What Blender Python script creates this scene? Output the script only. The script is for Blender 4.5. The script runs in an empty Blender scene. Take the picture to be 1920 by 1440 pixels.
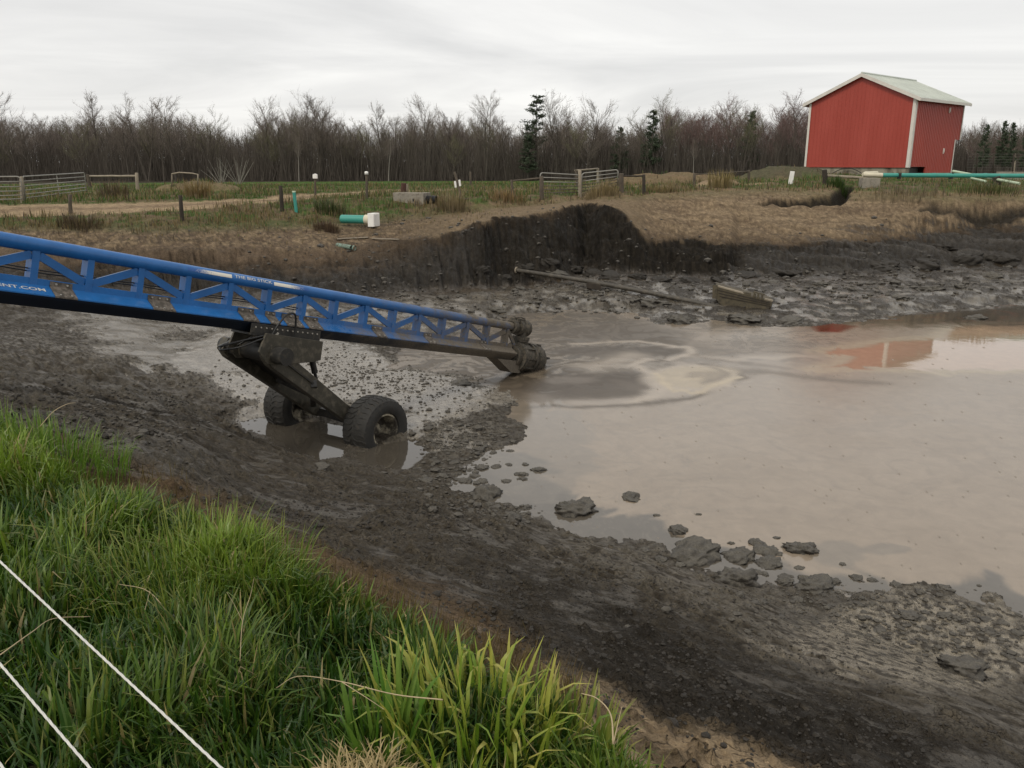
import bpy, bmesh, math, random
import numpy as np
from mathutils import Vector, Matrix, Euler

random.seed(7)
rng = np.random.default_rng(7)
S = bpy.context.scene
COL = S.collection

# ------------------------------------------------------------------ camera
H, PITCH, F = 5.85, math.radians(15.0), 1550.0
cam_data = bpy.data.cameras.new("camera")
cam = bpy.data.objects.new("camera", cam_data)
COL.objects.link(cam)
cam.location = (0, 0, H)
cam.rotation_euler = (math.pi / 2 - PITCH, 0, 0)
cam_data.sensor_width = 36
cam_data.lens = F / 1920 * 36
cam_data.clip_start = 0.05
cam_data.clip_end = 3000
S.camera = cam

# ------------------------------------------------------------------ light
SUN_ELEV, SUN_AZ = math.radians(48), math.radians(215)      # azimuth clockwise from +Y
world = bpy.data.worlds.new("World")
S.world = world
world.use_nodes = True
wt = world.node_tree
wt.nodes.clear()
def wn(t, **k):
    n = wt.nodes.new(t)
    for a, b in k.items():
        setattr(n, a, b)
    return n
w_out = wn("ShaderNodeOutputWorld")
w_bg = wn("ShaderNodeBackground")
w_bg.inputs[1].default_value = 0.10
w_sky = wn("ShaderNodeTexSky", sky_type='NISHITA', sun_disc=False, sun_elevation=SUN_ELEV, sun_rotation=SUN_AZ)
w_tc = wn("ShaderNodeTexCoord")
w_sep = wn("ShaderNodeSeparateXYZ")
wt.links.new(w_tc.outputs["Generated"], w_sep.inputs[0])
w_abs = wn("ShaderNodeMath", operation='ABSOLUTE'); wt.links.new(w_sep.outputs[2], w_abs.inputs[0])
w_add = wn("ShaderNodeMath", operation='ADD'); wt.links.new(w_abs.outputs[0], w_add.inputs[0]); w_add.inputs[1].default_value = 0.09
w_dx = wn("ShaderNodeMath", operation='DIVIDE'); wt.links.new(w_sep.outputs[0], w_dx.inputs[0]); wt.links.new(w_add.outputs[0], w_dx.inputs[1])
w_dy = wn("ShaderNodeMath", operation='DIVIDE'); wt.links.new(w_sep.outputs[1], w_dy.inputs[0]); wt.links.new(w_add.outputs[0], w_dy.inputs[1])
w_cmb = wn("ShaderNodeCombineXYZ"); wt.links.new(w_dx.outputs[0], w_cmb.inputs[0]); wt.links.new(w_dy.outputs[0], w_cmb.inputs[1])
w_map = wn("ShaderNodeMapping"); w_map.inputs["Scale"].default_value = (0.6, 0.8, 1); w_map.inputs["Rotation"].default_value = (0, 0, 0.25)
wt.links.new(w_cmb.outputs[0], w_map.inputs[0])
w_n = wn("ShaderNodeTexNoise"); w_n.inputs["Scale"].default_value = 0.62; w_n.inputs["Detail"].default_value = 7; w_n.inputs["Roughness"].default_value = 0.55; w_n.inputs["Distortion"].default_value = 1.1
wt.links.new(w_map.outputs[0], w_n.inputs["Vector"])
w_r = wn("ShaderNodeValToRGB")
w_r.color_ramp.elements[0].position = 0.30; w_r.color_ramp.elements[0].color = (0.72, 0.712, 0.70, 1)
w_r.color_ramp.elements[1].position = 0.68; w_r.color_ramp.elements[1].color = (0.96, 0.945, 0.915, 1)
e = w_r.color_ramp.elements.new(0.47); e.color = (0.82, 0.808, 0.79, 1)
wt.links.new(w_n.outputs[0], w_r.inputs[0])
w_sc = wn("ShaderNodeVectorMath", operation='SCALE'); w_sc.inputs["Scale"].default_value = 9.8
wt.links.new(w_r.outputs[0], w_sc.inputs[0])
w_mix = wn("ShaderNodeMixRGB"); w_mix.inputs[0].default_value = 0.93
wt.links.new(w_sky.outputs[0], w_mix.inputs[1]); wt.links.new(w_sc.outputs[0], w_mix.inputs[2])
wt.links.new(w_mix.outputs[0], w_bg.inputs[0])
wt.links.new(w_bg.outputs[0], w_out.inputs[0])

sun_data = bpy.data.lights.new("sun", 'SUN')
sun_data.energy = 1.4
sun_data.angle = math.radians(14)
sun_data.color = (1.0, 0.93, 0.80)
sun = bpy.data.objects.new("sun", sun_data)
COL.objects.link(sun)
sd = Vector((math.sin(SUN_AZ) * math.cos(SUN_ELEV), math.cos(SUN_AZ) * math.cos(SUN_ELEV), math.sin(SUN_ELEV)))
sun.rotation_euler = sd.to_track_quat('Z', 'Y').to_euler()
S.view_settings.view_transform = 'Standard'
S.view_settings.look = 'None'
S.view_settings.exposure = 0.12
S.view_settings.gamma = 1.0

# ------------------------------------------------------------------ helpers
CP, SP = math.cos(PITCH), math.sin(PITCH)
def ray(px, py):
    x = (px - 960) / F; y = -(py - 720) / F
    return Vector((x, CP + y * SP, -SP + y * CP))
def at_z(px, py, z):
    d = ray(px, py); return Vector((0, 0, H)) + d * ((z - H) / d.z)
def at_Y(px, py, Y):
    d = ray(px, py); return Vector((0, 0, H)) + d * (Y / d.y)
def at_D(px, py, D):
    return Vector((0, 0, H)) + ray(px, py) * D
def proj(x, y, z):
    dz = z - H
    D = y * CP - dz * SP; u = y * SP + dz * CP
    return 960 + F * x / D, 720 - F * u / D

def tag(o, label=None, cat=None, group=None, kind=None):
    if label: o["label"] = label
    if cat: o["category"] = cat
    if group: o["group"] = group
    if kind: o["kind"] = kind
    return o
def empty(name, loc=(0, 0, 0), label=None, cat=None, group=None):
    o = bpy.data.objects.new(name, None)
    o.empty_display_size = 0.2
    o.location = loc
    COL.objects.link(o)
    return tag(o, label, cat, group)

def _h(ix, iy, seed):
    n = (ix.astype(np.int64) * 374761393 + iy.astype(np.int64) * 668265263 + seed * 974711) & 0x7fffffff
    n = ((n ^ (n >> 13)) * 1274126177) & 0x7fffffff
    return ((n ^ (n >> 16)) & 0xffff) / 65535.0
def perlin(x, y, seed=0):
    x = np.asarray(x, float); y = np.asarray(y, float)
    ix = np.floor(x); iy = np.floor(y); fx = x - ix; fy = y - iy
    ux = fx * fx * fx * (fx * (fx * 6 - 15) + 10); uy = fy * fy * fy * (fy * (fy * 6 - 15) + 10)
    def g(a, b):
        t = _h(ix + a, iy + b, seed) * 2 * np.pi
        return np.cos(t) * (fx - a) + np.sin(t) * (fy - b)
    return (g(0, 0) * (1 - ux) + g(1, 0) * ux) * (1 - uy) + (g(0, 1) * (1 - ux) + g(1, 1) * ux) * uy
def fbm(x, y, o=4, seed=0, gain=0.5):
    s = 0; a = 1.0; f = 1.0
    for i in range(o):
        s = s + a * perlin(x * f + 17.3 * i, y * f - 9.1 * i, seed + i); a *= gain; f *= 2.03
    return s
def sstep(a, b, x):
    t = np.clip((x - a) / (b - a), 0, 1); return t * t * (3 - 2 * t)

class MB:
    """collects shapes, builds them as one mesh object"""
    def __init__(self): self.v = []; self.f = []
    def add(self, vs, fs):
        n = len(self.v); self.v += [tuple(p) for p in vs]; self.f += [tuple(n + i for i in f) for f in fs]; return self
    def box(self, c, x, y, z):
        c, x, y, z = map(Vector, (c, x, y, z))          # centre, half axes
        p = [c + x * a + y * b + z * d for d in (-1, 1) for b in (-1, 1) for a in (-1, 1)]
        fs = [(0, 2, 3, 1), (4, 5, 7, 6), (0, 1, 5, 4), (2, 6, 7, 3), (0, 4, 6, 2), (1, 3, 7, 5)]
        if x.cross(y).dot(z) < 0: fs = [f[::-1] for f in fs]
        return self.add(p, fs)
    def bar(self, a, b, w, h, up=(0, 0, 1)):
        a, b = Vector(a), Vector(b); d = (b - a); u = Vector(up)
        s = d.cross(u).normalized(); t = s.cross(d).normalized()
        return self.box((a + b) / 2, d / 2, s * w / 2, t * h / 2)
    def tube(self, pts, r, n=10, cap=True):
        pts = [Vector(p) for p in pts]
        rs = r if isinstance(r, (list, tuple)) else [r] * len(pts)
        base = len(self.v); ref = None
        for i, p in enumerate(pts):
            d = (pts[min(i + 1, len(pts) - 1)] - pts[max(i - 1, 0)]).normalized()
            if ref is None: ref = d.orthogonal().normalized()
            ref = (ref - d * ref.dot(d)).normalized(); s = d.cross(ref)
            for k in range(n):
                a = 2 * math.pi * k / n
                self.v.append(tuple(p + (ref * math.cos(a) + s * math.sin(a)) * rs[i]))
        for i in range(len(pts) - 1):
            for k in range(n):
                a = base + i * n + k; b = base + i * n + (k + 1) % n
                self.f.append((a, b, b + n, a + n))
        if cap:
            self.f.append(tuple(base + k for k in range(n))[::-1])
            m = base + (len(pts) - 1) * n
            self.f.append(tuple(m + k for k in range(n)))
        return self
    def lathe(self, o, ax, prof, n=32):
        """prof: (distance along axis, radius)"""
        o, ax = Vector(o), Vector(ax).normalized()
        x = ax.orthogonal().normalized(); y = ax.cross(x); base = len(self.v)
        for d, r in prof:
            for k in range(n):
                a = 2 * math.pi * k / n
                self.v.append(tuple(o + ax * d + (x * math.cos(a) + y * math.sin(a)) * max(r, 1e-4)))
        for i in range(len(prof) - 1):
            for k in range(n):
                a = base + i * n + k; b = base + i * n + (k + 1) % n
                self.f.append((a, b, b + n, a + n))
        return self
    def prism(self, poly, e):
        """poly: list of 3D points, extruded by e"""
        e = Vector(e); n = len(poly); p = [Vector(q) for q in poly]
        self.add(p + [q + e for q in p], [tuple(range(n))[::-1], tuple(range(n, 2 * n))] + [(i, (i + 1) % n, n + (i + 1) % n, n + i) for i in range(n)])
        return self
    def build(self, name, m, parent=None, smooth=False, bevel=0, auto=None):
        me = bpy.data.meshes.new(name)
        off = Vector(parent_world(parent)) if parent else Vector((0, 0, 0))
        me.from_pydata([(a - off.x, b - off.y, c - off.z) for a, b, c in self.v], [], self.f)
        bm = bmesh.new(); bm.from_mesh(me); bmesh.ops.recalc_face_normals(bm, faces=bm.faces); bm.to_mesh(me); bm.free()
        me.materials.append(m)
        if smooth: me.polygons.foreach_set("use_smooth", [True] * len(me.polygons))
        if smooth and auto: me.set_sharp_from_angle(angle=math.radians(auto))
        o = bpy.data.objects.new(name, me); COL.objects.link(o)
        if parent: o.parent = parent
        if bevel:
            b = o.modifiers.new("bevel", 'BEVEL'); b.width = bevel; b.segments = 2; b.limit_method = 'ANGLE'
        return o
def parent_world(o):
    p = Vector((0, 0, 0))
    while o: p = p + o.location; o = o.parent
    return p
def np_mesh(name, v, quads=None, tris=None, mat=None, smooth=True, attrs=None, parent=None):
    me = bpy.data.meshes.new(name)
    nq = 0 if quads is None else len(quads); nt = 0 if tris is None else len(tris)
    me.vertices.add(len(v)); me.vertices.foreach_set("co", np.ascontiguousarray(v, np.float32).ravel())
    idx = []; st = []
    if nq: idx.append(np.asarray(quads, np.int32).ravel()); st.append(np.arange(nq, dtype=np.int32) * 4)
    if nt: idx.append(np.asarray(tris, np.int32).ravel()); st.append(nq * 4 + np.arange(nt, dtype=np.int32) * 3)
    idx = np.concatenate(idx); st = np.concatenate(st)
    me.loops.add(len(idx)); me.loops.foreach_set("vertex_index", idx)
    me.polygons.add(nq + nt); me.polygons.foreach_set("loop_start", st)
    me.polygons.foreach_set("use_smooth", np.full(nq + nt, smooth))
    me.update(calc_edges=True)
    for k, a in (attrs or {}).items():
        if a.ndim == 2:
            at = me.attributes.new(k, 'FLOAT_COLOR', 'POINT')
            at.data.foreach_set("color", np.ascontiguousarray(np.c_[a, np.ones(len(a))], np.float32).ravel())
        else:
            at = me.attributes.new(k, 'FLOAT', 'POINT'); at.data.foreach_set("value", np.ascontiguousarray(a, np.float32))
    if mat: me.materials.append(mat)
    o = bpy.data.objects.new(name, me); COL.objects.link(o)
    if parent: o.parent = parent
    return o

# ------------------------------------------------------------------ materials
class NT:
    def __init__(self, name):
        self.m = bpy.data.materials.new(name); self.m.use_nodes = True
        self.t = self.m.node_tree; self.b = self.t.nodes["Principled BSDF"]
    def n(self, t, **k):
        x = self.t.nodes.new(t)
        for a, b in k.items(): setattr(x, a, b)
        return x
    def put(self, sock, v):
        if isinstance(v, bpy.types.NodeSocket): self.t.links.new(v, sock)
        elif isinstance(v, (tuple, list)) and len(v) == 3 and sock.type == 'RGBA': sock.default_value = (*v, 1)
        else: sock.default_value = v
    def math(self, op, a, b=0.0, c=0.0, clamp=False):
        x = self.n("ShaderNodeMath", operation=op); x.use_clamp = clamp
        self.put(x.inputs[0], a); self.put(x.inputs[1], b); self.put(x.inputs[2], c); return x.outputs[0]
    def pos(self): return self.n("ShaderNodeNewGeometry").outputs["Position"]
    def obj(self): return self.n("ShaderNodeTexCoord").outputs["Object"]
    def noise(self, vec, scale, detail=4, rough=0.55, dist=0.0):
        x = self.n("ShaderNodeTexNoise"); self.put(x.inputs["Vector"], vec); x.inputs["Scale"].default_value = scale
        x.inputs["Detail"].default_value = detail; x.inputs["Roughness"].default_value = rough; x.inputs["Distortion"].default_value = dist
        return x.outputs[0]
    def scale(self, vec, s):
        x = self.n("ShaderNodeMapping"); self.put(x.inputs[0], vec); x.inputs["Scale"].default_value = s; return x.outputs[0]
    def rng(self, v, a, b, c=0.0, d=1.0):
        x = self.n("ShaderNodeMapRange"); self.put(x.inputs[0], v)
        for i, q in enumerate((a, b, c, d)): x.inputs[i + 1].default_value = q
        return x.outputs[0]
    def mix(self, f, a, b, mode='MIX'):
        x = self.n("ShaderNodeMixRGB", blend_type=mode); self.put(x.inputs[0], f); self.put(x.inputs[1], a); self.put(x.inputs[2], b); return x.outputs[0]
    def attr(self, name, out="Color"):
        x = self.n("ShaderNodeAttribute", attribute_name=name); return x.outputs[out]
    def bump(self, h, strength=0.5, dist=0.02, normal=None):
        x = self.n("ShaderNodeBump"); x.inputs["Strength"].default_value = strength; x.inputs["Distance"].default_value = dist
        self.put(x.inputs["Height"], h)
        if normal: self.put(x.inputs["Normal"], normal)
        return x.outputs[0]
    def out(self, col=None, rough=None, normal=None, **k):
        if col is not None: self.put(self.b.inputs["Base Color"], col)
        if rough is not None: self.put(self.b.inputs["Roughness"], rough)
        if normal is not None: self.put(self.b.inputs["Normal"], normal)
        for a, b in k.items(): self.put(self.b.inputs[a.replace('_', ' ')], b)
        return self.m
def paint(name, col, rough=0.6, var=0.25, scale=4.0, bump=0.15, bd=0.004, dirt=None, dirt_amt=0.5, metal=0.0, obj=True):
    n = NT(name); p = n.obj() if obj else n.pos()
    a = n.noise(p, scale, 6, 0.6); b = n.noise(p, scale * 9, 3, 0.6)
    f = n.rng(n.math('ADD', n.math('MULTIPLY', a, 0.65), n.math('MULTIPLY', b, 0.35)), 0.3, 0.7, 1 - var, 1 + var)
    c = n.mix(1.0, col, f, 'MULTIPLY')
    r = n.rng(b, 0.3, 0.7, rough - 0.08, min(1, rough + 0.1))
    if dirt:
        d = n.rng(n.noise(p, scale * 2.3, 7, 0.7), 0.62 - dirt_amt * 0.35, 0.72 - dirt_amt * 0.25)
        c = n.mix(d, c, dirt); r = n.mix(d, r, (0.85, 0.85, 0.85))
    return n.out(c, r, n.bump(b, bump, bd), Metallic=metal)
# ------------------------------------------------------------------ terrain
az = np.radians(np.concatenate([np.linspace(-100, -37, 60, endpoint=False), np.linspace(-37, 37, 1060), np.linspace(37, 100, 60)[1:]]))
rr = np.exp(np.concatenate([np.linspace(math.log(a), math.log(b), n, endpoint=False) for a, b, n in ((.35, 1.4, 60), (1.4, 18, 690), (18, 65, 340), (65, 600, 110))] + [[math.log(600)]]))
NA, NR = len(az), len(rr)
def line(pts):
    a = []; r = []; z = []
    for px, py, zz in pts:
        p = at_z(px, py, zz); a.append(math.atan2(p.x, p.y)); r.append(math.hypot(p.x, p.y)); z.append(zz)
    o = np.argsort(a); a = np.array(a)[o]; r = np.array(r)[o]; z = np.array(z)[o]
    k = np.ones(25) / 25
    def sm(q):
        v = np.interp(az, a, q); return np.convolve(np.pad(v, 12, mode='edge'), k, 'valid')
    return sm(r), sm(z)
c_r, _ = line([(-500, 640, 4.5), (0, 752, 4.5), (180, 852, 4.5), (400, 932, 4.5), (640, 1035, 4.5), (780, 1095, 4.5), (900, 1180, 4.5), (1100, 1300, 4.45), (1250, 1430, 4.42), (1700, 1700, 4.4)])
b_r, b_z = line([(-300, 640, 1.8), (0, 685, 1.32), (200, 712, 0.75), (350, 760, 0.33), (450, 808, 0.12), (600, 866, 0.06), (760, 890, 0.05), (860, 905, 0.04), (1000, 962, 0.04), (1260, 1047, 0.03), (1500, 1150, 0.03), (1920, 1300, 0.03), (2400, 1500, 0.03)])
Ls = [(np.full(NA, 0.3), np.full(NA, 4.30)), (c_r, np.full(NA, 4.22))]
for q, dz in ((0.06, -0.10), (0.3, -0.25), (0.7, -0.14)):
    Ls.append((c_r + (b_r - c_r) * q, 4.22 + (b_z - 4.22) * q + dz))
Ls.append((b_r, b_z))                                                                          # 5 foot of the near bank
Ls.append(line([(-400, 600, 1.3), (0, 600, 1.1), (300, 600, 0.5), (640, 640, 0.10), (960, 600, 0.07), (1260, 606, 0.06), (1500, 606, 0.05), (1700, 588, 0.05), (1920, 572, 0.05), (2400, 562, 0.05)]))   # 6
Ls.append(line([(-400, 545, 1.5), (0, 550, 1.3), (300, 550, 0.8), (640, 555, 0.7), (960, 540, 0.35), (1150, 505, 0.8), (1280, 512, 0.6), (1400, 515, 0.6), (1600, 518, 0.5), (1750, 510, 0.55), (1920, 500, 0.7), (2300, 500, 0.7)]))   # 7 foot of the far bank
Ls.append(line([(-400, 465, 2.5), (0, 470, 2.4), (300, 470, 2.4), (640, 470, 2.1), (850, 440, 2.7), (890, 418, 3.2), (1000, 400, 3.45), (1060, 388, 3.65), (1150, 378, 3.8), (1180, 405, 3.2), (1198, 440, 2.35), (1210, 450, 2.05), (1280, 446, 2.05), (1370, 455, 1.9), (1500, 458, 1.8), (1650, 452, 1.9), (1750, 440, 2.05), (1850, 425, 2.4), (1920, 430, 2.4), (2300, 430, 2.4)]))   # 8 lip of the cut
Ls.append(line([(-400, 430, 3.2), (0, 430, 3.1), (300, 435, 3.0), (640, 425, 2.9), (800, 405, 3.25), (900, 394, 3.45), (1000, 384, 3.65), (1100, 374, 3.87), (1150, 371, 3.9), (1300, 363, 4.05), (1450, 358, 4.2), (1600, 368, 3.95), (1750, 372, 3.9), (1920, 374, 3.85), (2300, 374, 3.85)]))   # 9 top of the far bank
Ls.append(line([(-400, 385, 3.9), (0, 385, 3.9), (300, 380, 3.9), (640, 375, 3.92), (1000, 368, 4.05), (1300, 350, 4.35), (1450, 345, 4.5), (1700, 350, 4.42), (1920, 352, 4.4), (2300, 352, 4.4)]))   # 10
Ls.append(line([(-400, 350, 4.05), (0, 350, 4.05), (640, 350, 4.05), (1000, 345, 4.1), (1300, 338, 4.5), (1500, 329, 4.9), (1700, 327, 4.98), (1920, 333, 4.85), (2300, 335, 4.8)]))   # 11
zf = np.interp(az, np.radians([-35, 0, 15, 35]), [2.7, 2.7, 3.0, 4.0])
Ls.append((np.full(NA, 118.0), zf + 0.25))                                                     # 12
Ls.append((np.full(NA, 150.0), zf))                                                            # 13 foot of the wood
Ls.append((np.full(NA, 620.0), np.full(NA, 2.0)))                                              # 14
R = np.array([l[0] for l in Ls]); Z = np.array([l[1] for l in Ls])
for k in range(1, len(R)): R[k] = np.maximum(R[k], R[k - 1] + 0.35)
Zg = np.empty((NA, NR)); Kg = np.empty((NA, NR)); ks = np.arange(len(R))
lr = np.log(rr)
uu = az[:, None] * 42 + 0 * rr[None]; rr2 = rr[None] + 0 * uu
shf = (.75 * fbm(uu * .45, rr2 * .35, 5, 501, .58) + .35 * fbm(uu * 1.7, rr2 * 1.2, 4, 511, .6)) * sstep(27, 33, rr2) * (1 - sstep(52, 60, rr2))
pxa = proj(np.sin(az) * 42, np.cos(az) * 42, 2.0)[0][:, None]; rb_ = sstep(35, 38.5, rr2) * (1 - sstep(50, 55, rr2))
shf += rb_ * (1.5 * sstep(1114, 1132, pxa) * (1 - sstep(1180, 1225, pxa)) + 1.0 * sstep(1180, 1225, pxa) * (1 - sstep(1365, 1385, pxa)) - 1.3 * np.exp(-((pxa - 1098) / 17) ** 2) + .7 * np.exp(-((pxa - 1040) / 30) ** 2) + .8 * np.exp(-((pxa - 905) / 12) ** 2))
shf += rb_ * sstep(870, 900, pxa) * (1 - sstep(1380, 1420, pxa)) * (.55 * fbm(uu * 1.1, rr2 * .9, 4, 561, .6))
shf += rb_ * sstep(1400, 1500, pxa) * .9 * np.abs(fbm(uu * .28, rr2 * .3, 3, 551))
for i in range(NA):
    Kg[i] = np.interp(rr + shf[i], R[:, i], ks)
    Zg[i] = np.interp(rr + shf[i], R[:, i], Z[:, i])
cv = Zg * 1.0 + rr2 * .35
f1 = fbm(uu * .5, cv * .9, 4, 521); f2 = fbm(uu * 1.4, cv * 2.6, 4, 531); f3 = fbm(uu * 4.5, cv * 7, 3, 541)
kern = np.array([1, 2, 3, 2, 1.]) / 9
Zg = sum(w * np.pad(Zg, ((0, 0), (2, 2)), mode='edge')[:, j:j + NR] for j, w in enumerate(kern))
X = np.sin(az)[:, None] * rr[None]; Y = np.cos(az)[:, None] * rr[None]

def poly(pts, z=0.0): return np.array([at_z(a, b, z)[:2] for a, b in pts])
def sdist(P, x, y):
    """signed distance to polygon, negative inside"""
    d = np.full(x.shape, 1e9); ins = np.zeros(x.shape, bool); n = len(P)
    for i in range(n):
        a = P[i]; b = P[(i + 1) % n]; e = b - a; wx = x - a[0]; wy = y - a[1]
        t = np.clip((wx * e[0] + wy * e[1]) / max(e @ e, 1e-9), 0, 1)
        d = np.minimum(d, (wx - e[0] * t) ** 2 + (wy - e[1] * t) ** 2)
        c = ((a[1] > y) != (b[1] > y))
        with np.errstate(divide='ignore', invalid='ignore'):
            ins ^= c & (x < (b[0] - a[0]) * (y - a[1]) / (b[1] - a[1] + 1e-12) + a[0])
    return np.where(ins, -1, 1) * np.sqrt(d)
def ldist(P, x, y):
    d = np.full(x.shape, 1e9)
    for a, b in zip(P[:-1], P[1:]):
        e = b - a; t = np.clip(((x - a[0]) * e[0] + (y - a[1]) * e[1]) / (e @ e), 0, 1)
        d = np.minimum(d, np.hypot(x - a[0] - e[0] * t, y - a[1] - e[1] * t))
    return d
POND = poly([(960, 592), (1060, 583), (1200, 586), (1255, 614), (1330, 602), (1450, 614), (1520, 612), (1640, 600), (1780, 580), (1930, 572), (2500, 560), (2500, 1290), (1920, 1150), (1750, 1122), (1600, 1100), (1500, 1085), (1380, 1062), (1250, 1047), (1130, 1010), (1000, 964), (930, 945), (872, 910), (900, 872), (930, 850), (962, 800), (995, 768), (945, 744), (935, 725), (880, 708), (800, 695), (730, 685), (760, 655), (850, 625)])
PUD = poly([(448, 792), (495, 782), (560, 786), (640, 800), (655, 832), (640, 856), (590, 862), (530, 838), (480, 815)])
PUD2 = poly([(700, 836), (770, 826), (800, 850), (770, 880), (690, 872), (660, 858)])
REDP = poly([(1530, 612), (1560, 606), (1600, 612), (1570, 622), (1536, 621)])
wx = X + 0.8 * fbm(X * 0.6, Y * 0.6, 5, 91, .6); wy = Y + 0.8 * fbm(X * 0.6, Y * 0.6, 5, 95, .6)
n1 = fbm(X * 0.35, Y * 0.35, 4, 1); n2 = fbm(X * 1.3, Y * 1.3, 4, 11); n3 = fbm(X * 5.0, Y * 5.0, 3, 21); n4 = fbm(X * 17.0, Y * 17.0, 2, 31)
rid = 1 - 2 * np.abs(fbm(X * 1.1 + 0.4 * n2, Y * 1.1, 4, 41))
# lumps streaming along the near bank
cd = np.array((-0.72, 0.69))
ua = X * cd[0] + Y * cd[1]; va = X * -cd[1] + Y * cd[0]
strk = fbm(ua * 1.0, va * 1.8, 4, 51)
near = sstep(1.0, 1.4, Kg) * (1 - sstep(5.0, 5.6, Kg)); flat = sstep(4.6, 5.4, Kg) * (1 - sstep(6.9, 7.3, Kg))
farb = sstep(6.6, 7.2, Kg) * (1 - sstep(8.9, 9.6, Kg)); top = sstep(8.8, 9.5, Kg)
bank = 1 - sstep(0.9, 1.15, Kg)
PXg, PYg = proj(X, Y, Zg)
left = 1 - sstep(250, 560, PXg)
Z0 = Zg.copy(); slump = fbm(ua * .45, va * .6, 4, 83); lowr = np.exp(-((PXg - 1740) / 330) ** 2 - ((PYg - 1205) / 100) ** 2); rgh_ = sstep(-.35, .35, n2 + .6 * n1 + .5 * strk) * (1 - .75 * lowr); n5 = fbm(X * 9.0, Y * 9.0, 3, 61)
Zg = Zg + bank * (0.06 * n2 + 0.03 * n1) + near * (1 - .6 * lowr) * (0.05 * n2 + 0.02 * strk + rgh_ * (0.045 * n3 + 0.042 * n5 + 0.020 * n4 + .05 * np.maximum(n5 + .6 * n3 - .22, 0)) + .12 * slump)
for pts_, dp_ in (([(90, 690), (220, 712), (340, 752), (420, 800), (520, 842)], .10), ([(860, 1010), (1100, 1105), (1350, 1230), (1600, 1330)], .05), ([(980, 1090), (1200, 1200), (1500, 1345), (1800, 1440)], .06), ([(500, 905), (700, 975), (900, 1060)], .05)):
    l_ = np.array([at_z(a, b, zz_)[:2] for (a, b), zz_ in zip(pts_, np.linspace(1.0, .25, len(pts_)) if pts_[0][0] < 200 else [1.1] * len(pts_))]); d_ = ldist(l_, X + .3 * n2, Y + .3 * n2); Zg -= near * dp_ * np.exp(-(d_ / .12) ** 2); Zg += near * dp_ * .7 * np.exp(-((d_ - .28) / .12) ** 2)
Zg += near * left * (0.22 * n1 + 0.10 * np.maximum(rid - 0.2, 0))
Zg += flat * (0.05 * n2 + 0.035 * n3 + 0.018 * n4 + 0.07 * n1)
flatfar = flat * sstep(5.7, 6.3, Kg)
Zg += flatfar * (0.10 * n1 + 0.10 * np.maximum(rid - 0.15, 0) + 0.05 * n2)
strat = fbm(uu * .22, cv * 3.2 + .5 * f1, 4, 71)
Zg += farb * (1 - .82 * sstep(7.9, 8.2, Kg)) * (0.20 * f1 + 0.16 * f2 + 0.05 * f3 + .20 * strat + .03 * n3)
Zg += top * (0.08 * n1 + 0.06 * n2)
dP = sdist(POND, wx, wy)
cov = np.exp(-(dP / 2.5) ** 2)
PALE = poly([(330, 690), (440, 630), (640, 640), (740, 680), (880, 708), (955, 735), (945, 762), (860, 790), (790, 812), (740, 780), (660, 770), (640, 800), (540, 782), (450, 792), (380, 745)], .05)
pale = sstep(.5, -.7, sdist(PALE, wx, wy) + .35 * n2)
pale2 = np.exp(-((PXg - 270) / 170) ** 2 - ((PYg - 655) / 50) ** 2)
thr = -.055 + .20 * n1 * (1 - pale) + .12 * pale + .09 * pale2 + .115 * flatfar
nz_ = Zg - Z0; wetz = flat * sstep(60, 160, PXg)
wetz = np.maximum(wetz, 0)
pool = (nz_ < thr) & (wetz > .4)
film = sstep(.02, -.012, nz_ - thr) * sstep(.3, .7, wetz)
Zg = np.where(pool, Z0 + thr + .12 * (nz_ - thr), Zg)
edge_ = .012 + .03 * n3 + .025 * n2 + .02 * n5
bl = sstep(0.05, 1.3, dP); near_edge = (dP >= 0) & (dP < 1.3) & (flat + near > .3)
Zg = np.where(near_edge, edge_ * (1 - bl) + np.maximum(Zg, .02) * bl, Zg)
Zg = np.where(dP < 0, np.minimum(Zg, -0.02 - 0.25 * np.clip(-dP / 1.2, 0, 1)), np.where(flat + near > 0.3, np.maximum(Zg, np.minimum(0.03 + 0.05 * dP, 0.08) + 0.03 * n3 + 0.03 * n2 - 0.02), Zg))
for P, dep in ((PUD, 0.07), (PUD2, 0.05)):
    d = sdist(P, X + 0.18 * n2, Y + 0.18 * n2)
    Zg = np.where(d < 0.5, np.minimum(Zg, d * 0.3 - 0.01 + 0.04 * n3 + 0.03 * n4), Zg)
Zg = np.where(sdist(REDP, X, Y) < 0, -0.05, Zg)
def ground(x, y):
    r = math.hypot(x, y); a = math.atan2(x, y)
    i = min(max(np.searchsorted(az, a) - 1, 0), NA - 2); fr = (a - az[i]) / (az[i + 1] - az[i])
    l_ = math.log(r); j = int(min(max(np.searchsorted(lr, l_) - 1, 0), NR - 2)); fj = min(max((l_ - lr[j]) / (lr[j + 1] - lr[j]), 0), 1)
    return float((Zg[i, j] * (1 - fr) + Zg[i + 1, j] * fr) * (1 - fj) + (Zg[i, j + 1] * (1 - fr) + Zg[i + 1, j + 1] * fr) * fj)
def ground_np(x, y):
    r = np.hypot(x, y); a = np.arctan2(x, y)
    i = np.clip(np.searchsorted(az, a) - 1, 0, NA - 2); fr = np.clip((a - az[i]) / (az[i + 1] - az[i]), 0, 1)
    l_ = np.log(r); j = np.clip(np.searchsorted(lr, l_) - 1, 0, NR - 2); fj = np.clip((l_ - lr[j]) / (lr[j + 1] - lr[j]), 0, 1)
    def it(G): return (G[i, j] * (1 - fr) + G[i + 1, j] * fr) * (1 - fj) + (G[i, j + 1] * (1 - fr) + G[i + 1, j + 1] * fr) * fj
    return it(Zg), it(Kg)
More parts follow.
